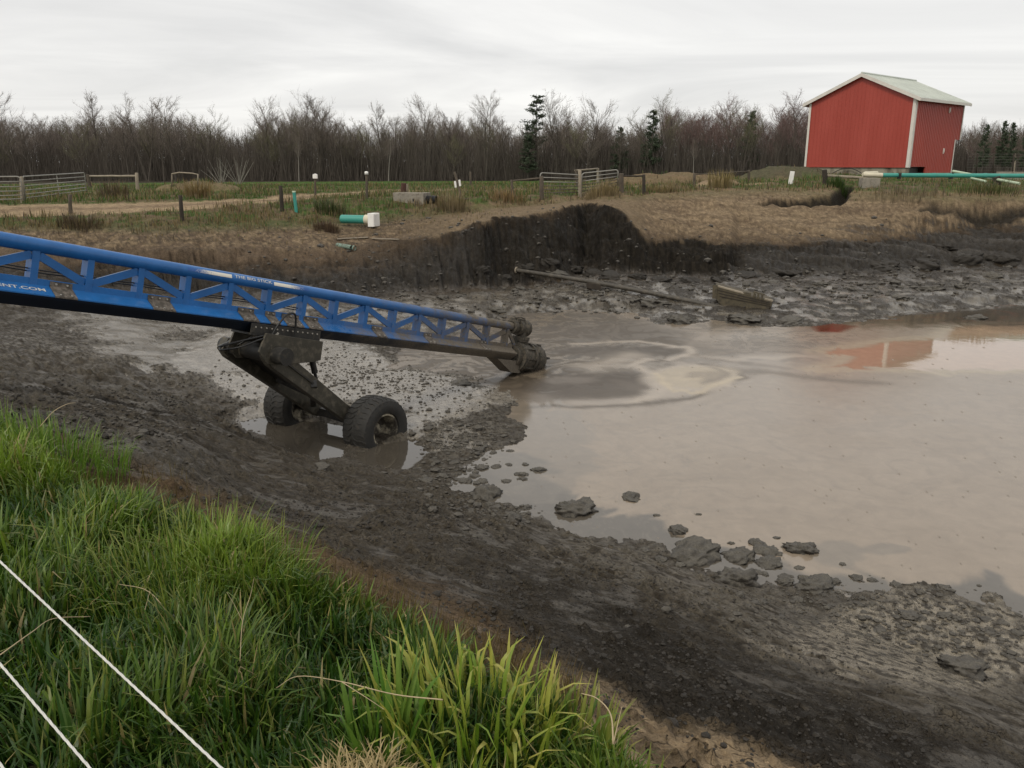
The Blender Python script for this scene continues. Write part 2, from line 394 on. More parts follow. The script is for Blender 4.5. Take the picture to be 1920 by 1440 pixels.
def hit(px, py, y0=1.0):
    """where the view ray through a pixel of the photograph meets the terrain"""
    Yv = y0
    while Yv < 400:
        p = at_Y(px, py, Yv)
        if p.z <= ground(p.x, p.y):
            lo, hi = Yv / 1.01, Yv
            for _ in range(12):
                m = (lo + hi) / 2; q = at_Y(px, py, m)
                if q.z <= ground(q.x, q.y): hi = m
                else: lo = m
            p = at_Y(px, py, hi); return Vector((p.x, p.y, ground(p.x, p.y)))
        Yv *= 1.01
    return at_Y(px, py, 150)

def hpoly(pts): return np.array([hit(a, b)[:2] for a, b in pts])
HOLE = hpoly([(1420, 381), (1460, 372), (1555, 369), (1566, 356), (1590, 347), (1602, 351), (1590, 372), (1577, 384), (1480, 386)])
CUT2 = hpoly([(1688, 389), (1800, 383), (1920, 381), (2100, 380), (2100, 416), (1920, 411), (1800, 405), (1740, 397)])
dH = sdist(HOLE, X + 0.2 * n2, Y + 0.2 * n2); Zg -= 0.85 * (1 - sstep(-0.45, 0.1, dH))
dC = sdist(CUT2, X + 0.3 * n2, Y + 0.3 * n2); Zg -= 0.5 * (1 - sstep(-0.9, 0.1, dC))
# spoil heaps in the field
def heap(px, py, Yd, w, d, h, seed):
    global Zg
    p = at_Y(px, py, Yd); e = ((X - p.x) / w) ** 2 + ((Y - p.y) / d) ** 2 + 0.35 * fbm(X * .5, Y * .5, 3, seed)
    Zg += h * np.clip(1 - e, 0, 1) ** 0.8
    return e < 1
HP1 = heap(1245, 345, 62, 4.6, 3.0, .75, 3)
HP2 = heap(1465, 335, 64, 3.4, 2.6, .85, 4)
HP3 = heap(1345, 350, 56, 1.6, 1.2, 0.5, 5)
HP4 = heap(1128, 362, 49, 1.3, 1.0, 0.5, 6)
HP5 = heap(370, 352, 58, 3.0, 1.8, 0.6, 8)

# --- what each spot of ground is made of
def C(*c): return np.array(c)
DARK, MID, GREY = C(.026, .021, .015), C(.062, .050, .035), C(.128, .109, .080)
LIGHT, TAN, BROWN = C(.235, .21, .175), C(.25, .185, .115), C(.125, .088, .056)
GRN, STRAW, ORNG = C(.055, .085, .022), C(.24, .185, .105), C(.20, .125, .065)
base = np.zeros((NA, NR, 3)) + MID; wet = np.full((NA, NR), 0.35); crk = np.zeros((NA, NR))
def lay(mask, col, w=None, c=None):
    global base, wet, crk
    m = np.clip(mask, 0, 1); base = base * (1 - m[..., None]) + col * m[..., None]
    if w is not None: wet = wet * (1 - m) + w * m
    if c is not None: crk = crk * (1 - m) + c * m
PXg, PYg = proj(X, Y, Zg)
qn = np.clip((Kg - 1) / 4, 0, 1)            # 0 crest .. 1 foot; line fractions .06 .3 .7
sN = np.interp(Kg, [1, 2, 3, 4, 5], [0, .06, .3, .7, 1])
lay(bank, C(.05, .055, .025), 0.1)
right = sstep(700, 1250, PXg)
# near slope
lay(near * sstep(-.3, .5, strk * .4 + n2 + .6 * n3), MID * 1.65, .5)
lay(near * sstep(0.0, .5, n2 + .8 * n3) * .6, DARK * 1.3, .3)
lay(near * sstep(.45, .75, sN + .12 * n2) * sstep(-.35, .2, n2 + n3) * right * .95, GREY * 1.2, .65)
lay(near * sstep(.0, .45, n3 + .6 * n2) * .35, GREY * .95, .5)
lay(near * sstep(.0, .35, n5 + .6 * n4) * .22, GREY * 1.1, .5)
lay(near * sstep(.05, .35, -n5 - .4 * n3) * .35, DARK * 1.1, .3)
dk = sstep(.12 + .05 * sstep(1150, 1500, PXg), .17 + .075 * sstep(1150, 1500, PXg), sN + .05 * n2 + .02 * n3) * (1 - sstep(.42, .58, sN + .10 * n2)) * right
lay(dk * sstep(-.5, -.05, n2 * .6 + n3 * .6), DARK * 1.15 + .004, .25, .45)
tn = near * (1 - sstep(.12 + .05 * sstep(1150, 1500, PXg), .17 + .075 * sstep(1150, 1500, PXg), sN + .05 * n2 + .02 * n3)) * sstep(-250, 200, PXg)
lay(tn * sstep(480, 900, PXg), TAN * (.95 + .75 * sstep(980, 1180, PXg))[..., None], .05, 1.0)  # tan lightened to the right, sunshine painted into the strip
lay(tn * (1 - sstep(480, 900, PXg)), BROWN * 1.15, .1)
lay(tn * sstep(.1, .5, n3 + n2) * .5 * (1 - .6 * sstep(900, 1100, PXg)), BROWN * .9, .1)
lay(near * (1 - sstep(.02, .12, sN + .03 * n3)) * .6 * (1 - sstep(850, 1050, PXg)), STRAW * .5, .05)
wetn = near * (1 - rgh_) * sstep(.1, .35, -.8 * n2 - .4 * n1 + .4 * n3)
lay(wetn * (.25 + .35 * left), GREY * 1.0, .95); film = np.maximum(film, wetn * .2)
lay(near * sstep(.25, .12, sN + .05 * n2 + .02 * n3) * sstep(100, 350, PXg) * (1 - sstep(900, 1050, PXg)) * .85, C(.150, .102, .060), .1)
lay(near * sstep(.17, .08, sN + .03 * n3) * sstep(350, 520, PXg) * sstep(-.1, .25, n2 + .5 * n3), TAN * .8, .05)
# left valley mud
lay(near * left * sstep(-.1, .3, n1 + .4 * n2), GREY * .75, .6)
lay(near * left * sstep(.0, .3, -n1 - .3 * rid + .2 * n2), DARK, .25)
# flats
lay(flat, MID * 1.2, .6)
lay(flat * sstep(-.25, .35, n2 + .5 * n3 + .4 * n1), GREY * 1.15, .8)
lay(flat * pale * .9, LIGHT * 1.0, .93)
lay(flat * (1 - film) * sstep(-.1, .3, n5 + .5 * n4) * (.85 - .25 * pale), DARK * 1.5, .35)
lay(film * .95, LIGHT * (.62 + .26 * pale)[..., None], 1.0)
lay(film * (1 - sstep(.15, .5, pale)) * .5, GREY, 1.0)
lw_ = sstep(.30, .65, lowr + .3 * n2 + .12 * n3) * (Kg < 6); lay(lw_ * .9, GREY * 1.6, .95); film = np.maximum(film, lw_ * .75 * sstep(.2, -.1, n3 + n5))
lay(lw_ * sstep(.12, .3, n5 + .6 * n3) * .8, DARK * 1.5, .4)
lay(flatfar * sstep(.0, .45, rid * .6 + n2 * .5) * .8, MID * .9, .5)
lay(flatfar * sstep(.1, .5, n2 + .6 * n1) * .6, LIGHT * .75, .85)
lay(flatfar * sstep(1000, 1350, PXg) * sstep(-.3, .2, n2) * .7, DARK * 1.3, .7)
# far bank: raw cut
lay(farb, BROWN * .5, .3)
lay(farb * sstep(-.05, .3, strat) * .7, DARK * 1.3, .3)
lay(farb * sstep(.0, .4, -strat + .4 * f3) * .5, BROWN * 1.05, .2)
cutdark = farb * (1 - sstep(7.75, 8.0, Kg + .12 * f3 + .1 * f2))
lay(cutdark, DARK * .95, .65)
lay(cutdark * sstep(.1, .5, f3 + f2) * .6, MID * .85, .8)
black = sstep(885, 905, PXg + 25 * f3) * (1 - sstep(1345, 1405, PXg + 45 * f2 + 25 * f3))
lay(farb * black * (1 - sstep(7.98, 8.04, Kg + .05 * f3)) * sstep(6.95, 7.1, Kg + .15 * f2) * (.5 + .5 * sstep(-.2, .2, f2 + (PXg - 1130) / 200)), DARK * .5, .1)
lay(farb * sstep(.0, .25, f3 + .4 * n5) * .45, DARK * 1.6, .25); lay(farb * sstep(7.95, 8.1, Kg) * sstep(.05, .3, -f3 + .4 * n3) * .3, BROWN * 1.4, .2)
lft = 1 - sstep(560, 900, PXg)
lay(farb * lft * sstep(7.3, 7.9, Kg + .3 * f2 + .2 * strat), BROWN * 1.0 + .01, .1)
lay(farb * lft * sstep(8.0, 8.4, Kg + .3 * f2) * sstep(-.25, .15, f2 + strat), TAN * .9, .05)
lay(farb * lft * sstep(.0, .4, f3 + strat) * sstep(7.8, 8.2, Kg) * .75, C(.07, .055, .04), .1)
lay(farb * sstep(1370, 1420, PXg) * np.exp(-((Kg - 7.88 + .10 * f2) / .13) ** 2) * sstep(-.3, .1, f2 + strat), DARK * .7, .3)
rgt = sstep(1195, 1215, PXg + 25 * f3)
lay(farb * rgt * sstep(7.98, 8.15, Kg + .08 * f2 + .06 * f3), TAN * 1.0, .08)
lay(farb * rgt * sstep(8.05, 8.2, Kg) * sstep(.0, .35, strat + .3 * f3) * .7, BROWN * 1.05, .12)
lay(farb * rgt * sstep(8.02, 8.2, Kg) * sstep(-.05, .35, strk * 0 + fbm(X * .5, Y * 2.2, 4, 77)) * .75, BROWN * 1.0, .12)
lay(farb * rgt * (1 - sstep(8.05, 8.4, Kg + .2 * f2)) * sstep(8, 8.05, Kg) * .6, BROWN * .9, .3)
lay(farb * sstep(1560, 1750, PXg) * (1 - sstep(8.35, 8.6, Kg + .2 * f2)) * sstep(-.2, .2, f2 + strat) * .85, DARK * 1.3, .6)
lay(farb * sstep(1380, 1480, PXg) * sstep(.15, .35, strat) * (1 - sstep(8.3, 8.5, Kg)) * .5, MID * 1.1, .9)
lay(farb * sstep(8.02, 8.15, Kg) * sstep(.1, .4, n3 + .7 * n5) * .5, BROWN * .8, .1); lay(farb * sstep(8.02, 8.15, Kg) * sstep(.15, .4, -n3 - .5 * n5 + .3 * n2) * .5, TAN * 1.3, .05)
lay(farb * (1 - rgt) * sstep(700, 900, PXg) * sstep(8.0, 8.12, Kg + .05 * n3), TAN * .8, .05)
# field
lay(top, GRN * 1.25, .05)
lay(top * sstep(-.15, .3, n1 + .6 * n2) * (1 - sstep(10.6, 11.2, Kg)), STRAW * .7, .03)
lay(top * sstep(.05, .4, n2 + .3 * n3) * (1 - sstep(10.2, 10.8, Kg)) * .8, BROWN * 1.15, .03)
lay(top * sstep(8.8, 9.2, Kg) * (1 - sstep(9.3, 9.8, Kg)) * sstep(760, 1000, PXg), TAN * .75 + ORNG * .2, .03)
lay(top * sstep(11.05, 11.5, Kg), C(.062, .112, .022), .03)
lay(sstep(12.85, 13.0, Kg), C(.05, .042, .03), .0)
for hp, cc in ((HP1, C(.19, .135, .08)), (HP2, C(.10, .085, .055)), (HP3, STRAW * .9), (HP4, STRAW * .8), (HP5, STRAW * .8)): lay(hp * 0.85, cc, .03)
lay((1 - sstep(-.1, .1, dH)), DARK * 1.2, .2); lay((1 - sstep(-.35, .05, dC)), DARK * 1.3, .3)
TRACK = np.array([hit(a, b)[:2] for a, b in ((-400, 412), (-150, 402), (0, 394), (130, 389), (250, 385), (380, 380), (500, 375), (600, 366), (700, 360), (820, 357), (920, 356), (1010, 357), (1100, 353), (1180, 350), (1300, 347), (1420, 344))])
dT = ldist(TRACK, X + .25 * n2, Y + .25 * n2)
wT = np.interp(X, [-30, -10, 0, 20], [1.75, 1.5, .95, .8])
tk = (1 - sstep(-.15, .35, dT - wT)) * (Kg > 8.9)
lay(tk, TAN * 1.4, .02); lay(tk * np.exp(-((dT - .15) / .3) ** 2) * .6, BROWN * 1.3, .02)
Zg = np.where(tk > .5, Zg - .05, Zg)

def terrain_mat():
    n = NT("earth"); p = n.pos(); aux = n.n("ShaderNodeSeparateColor"); n.put(aux.inputs[0], n.attr("aux"))
    a = n.noise(p, 4.0, 8, 0.7); b = n.noise(p, 15, 6, 0.7); c = n.noise(p, 55, 4, 0.6)
    f = n.math('ADD', n.math('MULTIPLY', a, .4), n.math('ADD', n.math('MULTIPLY', b, .4), n.math('MULTIPLY', c, .2)))
    col = n.mix(1.0, n.attr("col"), n.rng(f, .36, .64, .38, 1.62), 'MULTIPLY')
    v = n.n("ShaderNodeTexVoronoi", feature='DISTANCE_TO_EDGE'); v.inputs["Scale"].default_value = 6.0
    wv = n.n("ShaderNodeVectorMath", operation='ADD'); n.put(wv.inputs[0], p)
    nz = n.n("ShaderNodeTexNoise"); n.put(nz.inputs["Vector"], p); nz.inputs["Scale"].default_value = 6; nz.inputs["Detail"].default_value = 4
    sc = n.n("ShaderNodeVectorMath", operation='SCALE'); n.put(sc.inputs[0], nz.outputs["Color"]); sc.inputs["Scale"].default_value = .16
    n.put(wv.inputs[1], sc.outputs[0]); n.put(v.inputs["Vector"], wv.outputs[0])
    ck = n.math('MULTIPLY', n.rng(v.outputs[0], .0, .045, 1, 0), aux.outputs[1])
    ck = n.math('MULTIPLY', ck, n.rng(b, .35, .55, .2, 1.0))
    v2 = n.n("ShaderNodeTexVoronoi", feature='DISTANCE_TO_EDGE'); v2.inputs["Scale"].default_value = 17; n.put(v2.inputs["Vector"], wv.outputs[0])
    ck_shade = n.math('MULTIPLY', n.math('MULTIPLY', n.rng(v2.outputs[0], .0, .10, 1, 0), n.rng(a, .45, .6, 0, .75)), n.rng(aux.outputs[2], 0, .6, 1, 0))  # fine mud cracks, darkened to stand in for shading in the cavities
    ck_shade = n.math('MULTIPLY', ck_shade, n.rng(aux.outputs[0], .12, .25, 0, 1)); ck = n.math('MAXIMUM', ck, ck_shade)
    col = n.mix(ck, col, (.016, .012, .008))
    w = n.math('ADD', aux.outputs[0], n.math('MULTIPLY', n.math('SUBTRACT', n.noise(p, 5, 5, .6), .5), 1.1))
    rough = n.math('MULTIPLY', n.rng(w, .25, 1.0, .92, .22), n.rng(aux.outputs[2], 0, 1, 1, .5))
    hgt = n.math('MULTIPLY', n.math('ADD', n.math('MULTIPLY', b, .75), n.math('MULTIPLY', c, .35)), n.rng(aux.outputs[2], 0, 1, 1, .10))
    bm = n.bump(hgt, 1.0, .11)
    bm = n.bump(n.math('SUBTRACT', 0, ck), .9, .03, bm)
    return n.out(col, rough, bm, Specular_IOR_Level=n.rng(w, .2, .9, .15, .6))
M_EARTH = terrain_mat()
idx = np.arange(NA * NR).reshape(NA, NR)
Q = np.stack([idx[:-1, :-1], idx[:-1, 1:], idx[1:, 1:], idx[1:, :-1]], -1).reshape(-1, 4)[:, ::-1]
Vt = np.stack([X, Y, Zg], -1).reshape(-1, 3)
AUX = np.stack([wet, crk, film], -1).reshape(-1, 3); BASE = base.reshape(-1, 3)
# area-weighted vertex normals of the whole sheet, so that its pieces meet without a seam
fn = np.cross(Vt[Q[:, 2]] - Vt[Q[:, 0]], Vt[Q[:, 3]] - Vt[Q[:, 1]])
VN = np.zeros_like(Vt)
for j in range(4): np.add.at(VN, Q[:, j], fn)
VN /= np.linalg.norm(VN, axis=1)[:, None] + 1e-12
Kf = Kg.reshape(-1)[Q].mean(1); tf = tk.reshape(-1)[Q].mean(1)
cls = np.where(tf > .5, 2, np.where((Kf > 1.02) & (Kf < 9.0), 1, 0))
for ci, nm in ((0, "ground"), (1, "mud_slope"), (2, "dirt_track")):
    q = Q[cls == ci]; u, inv = np.unique(q, return_inverse=True)
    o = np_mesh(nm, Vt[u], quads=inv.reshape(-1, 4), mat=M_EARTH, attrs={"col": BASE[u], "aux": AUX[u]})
    o.data.normals_split_custom_set_from_vertices(VN[u].astype(np.float32))
    tag(o, kind="structure")

# ------------------------------------------------------------------ slurry pond
wa = np.radians(np.linspace(-26, 62, 800)); wr = np.exp(np.linspace(math.log(6.0), math.log(62), 560))
WX = np.sin(wa)[:, None] * wr[None]; WY = np.cos(wa)[:, None] * wr[None]
sd_p = np.minimum(np.minimum(sdist(POND, WX, WY), sdist(PUD, WX, WY)), sdist(PUD2, WX, WY))
wpx, wpy = proj(WX, WY, 0.0)
q1 = fbm(WX * .35, WY * .35, 3, 201); q2 = fbm(WX * .35 + 5, WY * .35, 3, 211)
gx, gy = WX + 1.6 * q1, WY + 1.6 * q2
m1 = fbm(gx * .5, gy * .5, 4, 221); m2 = fbm(gx * 1.6 + q1, gy * 1.6, 4, 231); m3 = fbm(WX * 6, WY * 6, 3, 241)
hx, hy = WX + 2.6 * q1 + 1.3 * fbm(gx * .4, gy * .4, 2, 251), WY + 2.6 * q2 + 1.3 * fbm(gx * .4 + 9, gy * .4, 2, 261)
mb = fbm(hx * .22 + .8 * q2, hy * .5, 4, 271, .55)
FILM, CHURN, CLEAR, CREAM = C(.248, .200, .150), C(.080, .064, .046), C(.066, .057, .045), C(.37, .30, .20)
wc = np.zeros(WX.shape + (3,)) + FILM; wro = np.full(WX.shape, .17)
def wl(m, col, r):
    global wc, wro
    m = np.clip(m, 0, 1); wc = wc * (1 - m[..., None]) + col * m[..., None]; wro = wro * (1 - m) + r * m
wl(sstep(-.1, .4, m1) * .25, FILM * .82, .26); wl(sstep(900, 650, wpy) * .35, FILM * .86, .26)
ch = sstep(.22, .5, np.exp(-((wpx - 960) / 330) ** 2 - ((wpy - 655) / 85) ** 2) + .18 * m1)
wl(ch * .92, CHURN, .45)
wl(ch * sstep(.1, .7, np.sin(13 * mb + 1.0)) * .8, CHURN * 2.2, .22)
wl(ch * sstep(.5, .9, np.sin(17 * mb + 3.0)) * .55, CHURN * .75, .25)
wl(ch * sstep(.1, .4, m3) * .25, CHURN * .6, .4)
mid = sstep(.2, .6, np.exp(-((wpx - 1350) / 260) ** 2 - ((wpy - 640) / 45) ** 2) + .2 * m1)
wl(mid * sstep(-.1, .7, np.sin(12 * mb + .5)) * .75, CHURN * 1.5, .25)
big_ = sstep(0, .5, np.exp(-((wpx - 1500) / 420) ** 2 - ((wpy - 800) / 160) ** 2)); wl(big_ * sstep(.3, .9, np.sin(9 * mb)) * .3, FILM * .72, .15)
# lobes, streaks and one cream curl that the pump has drawn out in the foam
def lobe(a, b, sx, sy, col, r, amt, soft=.35):
    e_ = np.hypot((wpx + 26 * q1 + 9 * m2 - a) / sx, (wpy + 6 * q2 + 3 * m2 - b) / sy); wl((1 - sstep(1 - soft, 1 + soft, e_)) * amt, col, r)
def band(pts, w, col, r, amt):
    P_ = poly(pts); d = ldist(P_, WX + .30 * q1 + .07 * m2, WY + .55 * q2 + .15 * m2); wl(np.exp(-(d / w) ** 2) * amt, col, r)
LT, DK_ = C(.34, .28, .215), C(.070, .055, .040)
lobe(1150, 622, 120, 18, DK_ * 1.2, .4, .55); lobe(1400, 650, 150, 14, DK_ * 1.5, .35, .45)
lobe(1165, 660, 125, 10, DK_, .4, .75, .2); lobe(1120, 722, 108, 26, DK_, .42, .8, .18); lobe(1010, 735, 90, 20, DK_ * 1.1, .4, .6)
lobe(1070, 712, 50, 7, DK_ * 1.9, .3, .6)
band([(1070, 643), (1140, 639), (1200, 640), (1285, 652), (1300, 664), (1250, 674)], .16, LT, .22, .8)
band([(1105, 690), (1150, 682), (1185, 666)], .5, LT * .9, .25, .7)
band([(1290, 668), (1380, 675), (1520, 668), (1700, 655)], .22, LT, .2, .6)
band([(1215, 674), (1188, 688), (1225, 702), (1242, 722), (1228, 742), (1180, 756)], .20, LT, .22, .8)
band([(1000, 765), (1100, 768), (1200, 757), (1300, 738), (1368, 722), (1396, 706), (1362, 690), (1318, 684)], .15, DK_, .4, .75)
band([(1350, 691), (1430, 698), (1520, 708), (1640, 716)], .35, DK_ * 1.3, .35, .6)
band([(1300, 668), (1390, 682), (1470, 690)], .2, DK_ * 1.4, .35, .4)
lobe(1292, 710, 92, 27, LT * .9, .22, .85, .15); lobe(1300, 707, 80, 21, CREAM * .9, .25, .75, .2); lobe(1322, 704, 40, 9, DK_ * 2.4, .3, .6); lobe(1292, 709, 30, 4, CREAM, .25, .7)
band([(1222, 700), (1262, 728), (1320, 733), (1370, 716), (1386, 704)], .10, CREAM * 1.05, .25, .8)
band([(1336, 690), (1362, 700), (1352, 714), (1322, 722)], .12, DK_ * 2.0, .3, .6)
# water without foam: near the shore and in the open patch that mirrors the barn
shore = ldist(poly([(872, 905), (1000, 964), (1130, 1010), (1250, 1047), (1380, 1062), (1500, 1085), (1600, 1100), (1750, 1122), (1920, 1150), (2500, 1290)]), WX, WY)
wsh = np.interp(wpx, [860, 960, 1150, 1300, 1450, 1560, 1750, 1900], [2.6, 1.9, 1.0, .7, .6, .75, .35, .8])
cl = 1 - sstep(-.15, .3, shore - wsh - .8 * m1 - .4 * m2)
wl(cl, CLEAR * 1.5, .045)
lc = sstep(.35, .55, np.exp(-((wpx - 1010) / 120) ** 2 - ((wpy - 850) / 105) ** 2) + .25 * m2); wl(lc * .55, CLEAR * 2.2, .09)
strp = np.exp(-((m2 - .1) / .05) ** 2) * sstep(700, 900, wpy) * (1 - sstep(1250, 1500, wpx)); wl(strp * .35, CLEAR * 2.5, .12)
for a, b, s1, s2 in ((1570, 1040, 60, 30), (1660, 1030, 55, 12)):
    wl(sstep(.35, .6, np.exp(-((wpx - a) / s1) ** 2 - ((wpy - b) / s2) ** 2) + .3 * m2) * .6, CLEAR * 2.2, .07)
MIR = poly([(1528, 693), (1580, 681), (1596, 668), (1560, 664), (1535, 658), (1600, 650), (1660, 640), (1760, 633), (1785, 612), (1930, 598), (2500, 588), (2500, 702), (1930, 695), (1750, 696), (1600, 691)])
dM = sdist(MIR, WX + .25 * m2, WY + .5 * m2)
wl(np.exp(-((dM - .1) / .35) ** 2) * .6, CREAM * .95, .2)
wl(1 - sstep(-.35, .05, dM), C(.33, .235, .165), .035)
farw = (1 - sstep(600, 622, wpy + 10 * m2)) * sstep(1380, 1480, wpx); wl(farw, CLEAR * 1.1, .06)
wl(farw * sstep(.1, .4, m2) * .7, C(.11, .055, .035), .12)
pdm = np.minimum(sdist(PUD, WX, WY), sdist(PUD2, WX, WY)); wl(pdm < .6, CLEAR, .04)
wl(np.clip(1 - sstep(-.1, .3, sdist(REDP, WX, WY)), 0, 1), C(.10, .018, .012), .08)  # red of the barn's reflection put into this pool's colour
# specks of floating crust
sp = rng.uniform(0, 1, (150, 2)); 
for a, b in sp:
    p_ = at_z(1000 + 920 * a, 640 + 480 * b ** 1.2, 0); i0 = np.searchsorted(wa, math.atan2(p_.x, p_.y)); j0 = np.searchsorted(wr, math.hypot(p_.x, p_.y))
    if 3 < i0 < 795 and 3 < j0 < 555:
        k = 1
        wc[i0:i0 + k, j0:j0 + 1] = C(.17, .14, .11); wro[i0:i0 + k, j0:j0 + 1] = .5
def pond_mat():
    n = NT("slurry"); p = n.pos(); at = n.attr("rough", "Fac")
    a = n.noise(n.scale(p, (1, 1.0, 1)), 3.0, 5, .6, .6); b = n.noise(p, 45, 3, .6)
    f = n.rng(n.math('ADD', n.math('MULTIPLY', a, .75), n.math('MULTIPLY', b, .25)), .3, .7, .88, 1.12)
    col = n.mix(1.0, n.attr("col"), f, 'MULTIPLY')
    rip = n.noise(n.scale(p, (1.0, 1.0, 1)), 1.4, 3, .5)
    return n.out(col, at, n.bump(n.math('ADD', n.math('MULTIPLY', b, .02), rip), .25, .01), Specular_IOR_Level=n.rng(at, .03, .45, .85, .22), IOR=1.42)
wi = np.arange(WX.size).reshape(WX.shape)
WQ = np.stack([wi[:-1, :-1], wi[:-1, 1:], wi[1:, 1:], wi[1:, :-1]], -1).reshape(-1, 4)[:, ::-1]
WQ = WQ[(sd_p.reshape(-1)[WQ] < 1.6).any(1)]
u, inv = np.unique(WQ, return_inverse=True)
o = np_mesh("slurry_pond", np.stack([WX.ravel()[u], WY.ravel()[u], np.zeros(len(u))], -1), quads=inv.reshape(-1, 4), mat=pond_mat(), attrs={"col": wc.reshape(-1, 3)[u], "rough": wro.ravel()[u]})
tag(o, kind="structure")
# ------------------------------------------------------------------ pump boom on wheels
BS = at_D(0, 448, 12.2)
BE = at_D(966, 613, 23.4)
U = (BE - BS).normalized(); BL = (BE - BS).length
Vv = Vector((U.y, -U.x, 0)).normalized()        # to the machine's right hand
W = Vv.cross(U).normalized()
if W.z < 0: W = -W
def P(u, v, w): return BS + U * u + Vv * v + W * w
def u_at(px, w=0.0, v=0.0):
    lo, hi = -8.0, BL + 3
    for _ in range(50):
        m = (lo + hi) / 2; q = P(m, v, w)
        if proj(*q)[0] < px: lo = m
        else: hi = m
    return (lo + hi) / 2
def boom_paint(name, col, rough, a, b, base_dirt=0.25, metal=0.0):
    """paint that carries more and more dried slurry towards the pump (stains stuck to the steel)"""
    n = NT(name); p = n.pos()
    d = n.n("ShaderNodeVectorMath", operation='DOT_PRODUCT'); n.put(d.inputs[0], p); d.inputs[1].default_value = tuple(U)
    t = n.rng(n.math('SUBTRACT', d.outputs["Value"], float(BS.dot(U))), a, b, 0.0, 1.0)
    f1 = n.noise(p, 2.6, 7, .68); f2 = n.noise(p, 24, 4, .6)
    geo = n.n("ShaderNodeNewGeometry"); sep = n.n("ShaderNodeSeparateXYZ"); n.put(sep.inputs[0], geo.outputs["Normal"])
    upw = n.rng(sep.outputs[2], .2, .9, 0, .07)
    s = n.math('ADD', n.math('ADD', n.math('MULTIPLY', t, .95), upw), n.math('SUBTRACT', n.math('ADD', n.math('MULTIPLY', f1, .9), n.math('MULTIPLY', f2, .35)), 1.0 - base_dirt))
    k = n.rng(s, .05, .42)
    c = n.mix(1.0, col, n.rng(f1, .3, .7, .8, 1.2), 'MULTIPLY')
    dirt = n.mix(n.rng(f2, .35, .65), (.085, .072, .054), (.15, .125, .095))
    r = n.rng(k, 0, 1, rough, .9)
    return n.out(n.mix(k, c, dirt), r, n.bump(n.math('MULTIPLY', f2, k), .5, .01), Metallic=metal)
M_BLUE = boom_paint("blue_paint", (.015, .118, .345), .34, 5.0, BL + 4, .20)
M_BLUED = boom_paint("blue_paint_beam", (.016, .125, .36), .26, 2.5, BL + 2, .14)
M_OLIVE = paint("slurry_coated_steel", (.045, .040, .028), .55, .35, 3, .4, .01, (.11, .095, .07), .35)
M_DSTEEL = paint("dark_steel", (.018, .017, .015), .5, .3, 5, .3, .006, (.06, .052, .04), .3)
M_PLATE = paint("rust_slurry_plate", (.065, .055, .043), .8, .35, 5, .4, .006, (.17, .145, .12), .5)
M_RUBBER = paint("tyre_rubber", (.020, .019, .017), .7, .35, 6, .4, .01, (.045, .038, .030), .25)
M_RIM = paint("rim_paint", (.55, .49, .36), .55, .3, 1.6, .3, .006, (.05, .042, .032), .75)
M_HOSE = paint("hose_rubber", (.012, .012, .012), .4, .2, 10)
M_WHITE = paint("white_vinyl", (.58, .58, .55), .5, .12, 5)
M_BOLT = paint("bolt_zinc", (.42, .40, .36), .4, .2, 9, metal=.6)

# ground point under the wheels decides where the machine stands
boom = empty("pump_boom", (BS.x + U.x * 7.2, BS.y + U.y * 7.2, 0.0), "long blue truss boom on two big tyres, muddy pump head dipping into slurry", "pump boom")
EXT = -6.0
# top pipe
m = MB(); m.tube([P(EXT, 0, 0), P(BL * .3, 0, 0), P(BL * .6, 0, 0), P(BL, 0, 0)], .112, 28); PIPE = m.build("discharge_pipe", M_BLUE, boom, True, auto=40)
# beam, a hollow hexagonal section
sec = [(.065, -.50), (.065, -.60), (.275, -.73), (.275, -.75), (-.275, -.75), (-.275, -.73), (-.065, -.60), (-.065, -.50)]
m = MB(); m.prism([P(EXT, v, w) for v, w in sec], U * (BL - EXT - .1)); BEAM = m.build("beam", M_BLUED, boom)
M_BEAMDK = boom_paint("dark_underside", (.004, .010, .024), .6, 2.5, BL + 2, .18)  # lower half of the beam, far darker than the blue above
m = MB(); m.prism([P(EXT, v, w) for v, w in [(.27, -.751), (.245, -.79), (.07, -.94), (-.07, -.94), (-.245, -.79), (-.27, -.751)]], U * (BL - EXT - .1)); m.build("beam_trough", M_BEAMDK, boom)
# posts, flats between them
post_px = [62, 165, 260, 348, 428, 500, 567, 626, 683, 736, 783, 829, 873, 912, 948]
pu = [u_at(x, -.3) for x in post_px]; step = (pu[-1] - pu[0]) / 14
pus = [pu[0] - step * 2, pu[0] - step] + pu
def ubox(m, u0, u1, v0, v1, w0, w1):
    return m.box(P((u0 + u1) / 2, (v0 + v1) / 2, (w0 + w1) / 2), U * (u1 - u0) / 2, Vv * (v1 - v0) / 2, W * (w1 - w0) / 2)
for i, x in enumerate(pus):
    m = MB(); ubox(m, x - .055, x + .055, .052, .068, -.63, -.055); ubox(m, x - .055, x - .043, -.10, .052, -.60, -.08); ubox(m, x + .043, x + .055, -.10, .052, -.60, -.08)
    ubox(m, x - .055, x + .055, -.115, -.10, -.60, -.08)
    m.build("post", M_BLUE, boom)
for i in range(len(pus) - 1):
    a, b = pus[i] + .06, pus[i + 1] - .06
    hi, lo = -.15, -.47
    s, e_ = (hi, lo) if i % 2 == 0 else (lo, hi)
    m = MB(); m.bar(P(a, .02, s), P(b, .02, e_), .05, .125, W); m.build("diagonal_brace", M_BLUE, boom)
m = MB(); m.bar(P(pus[-1] + .06, .02, -.15), P(BL + .1, .02, -.55), .05, .095, W); m.build("diagonal_brace", M_BLUE, boom)
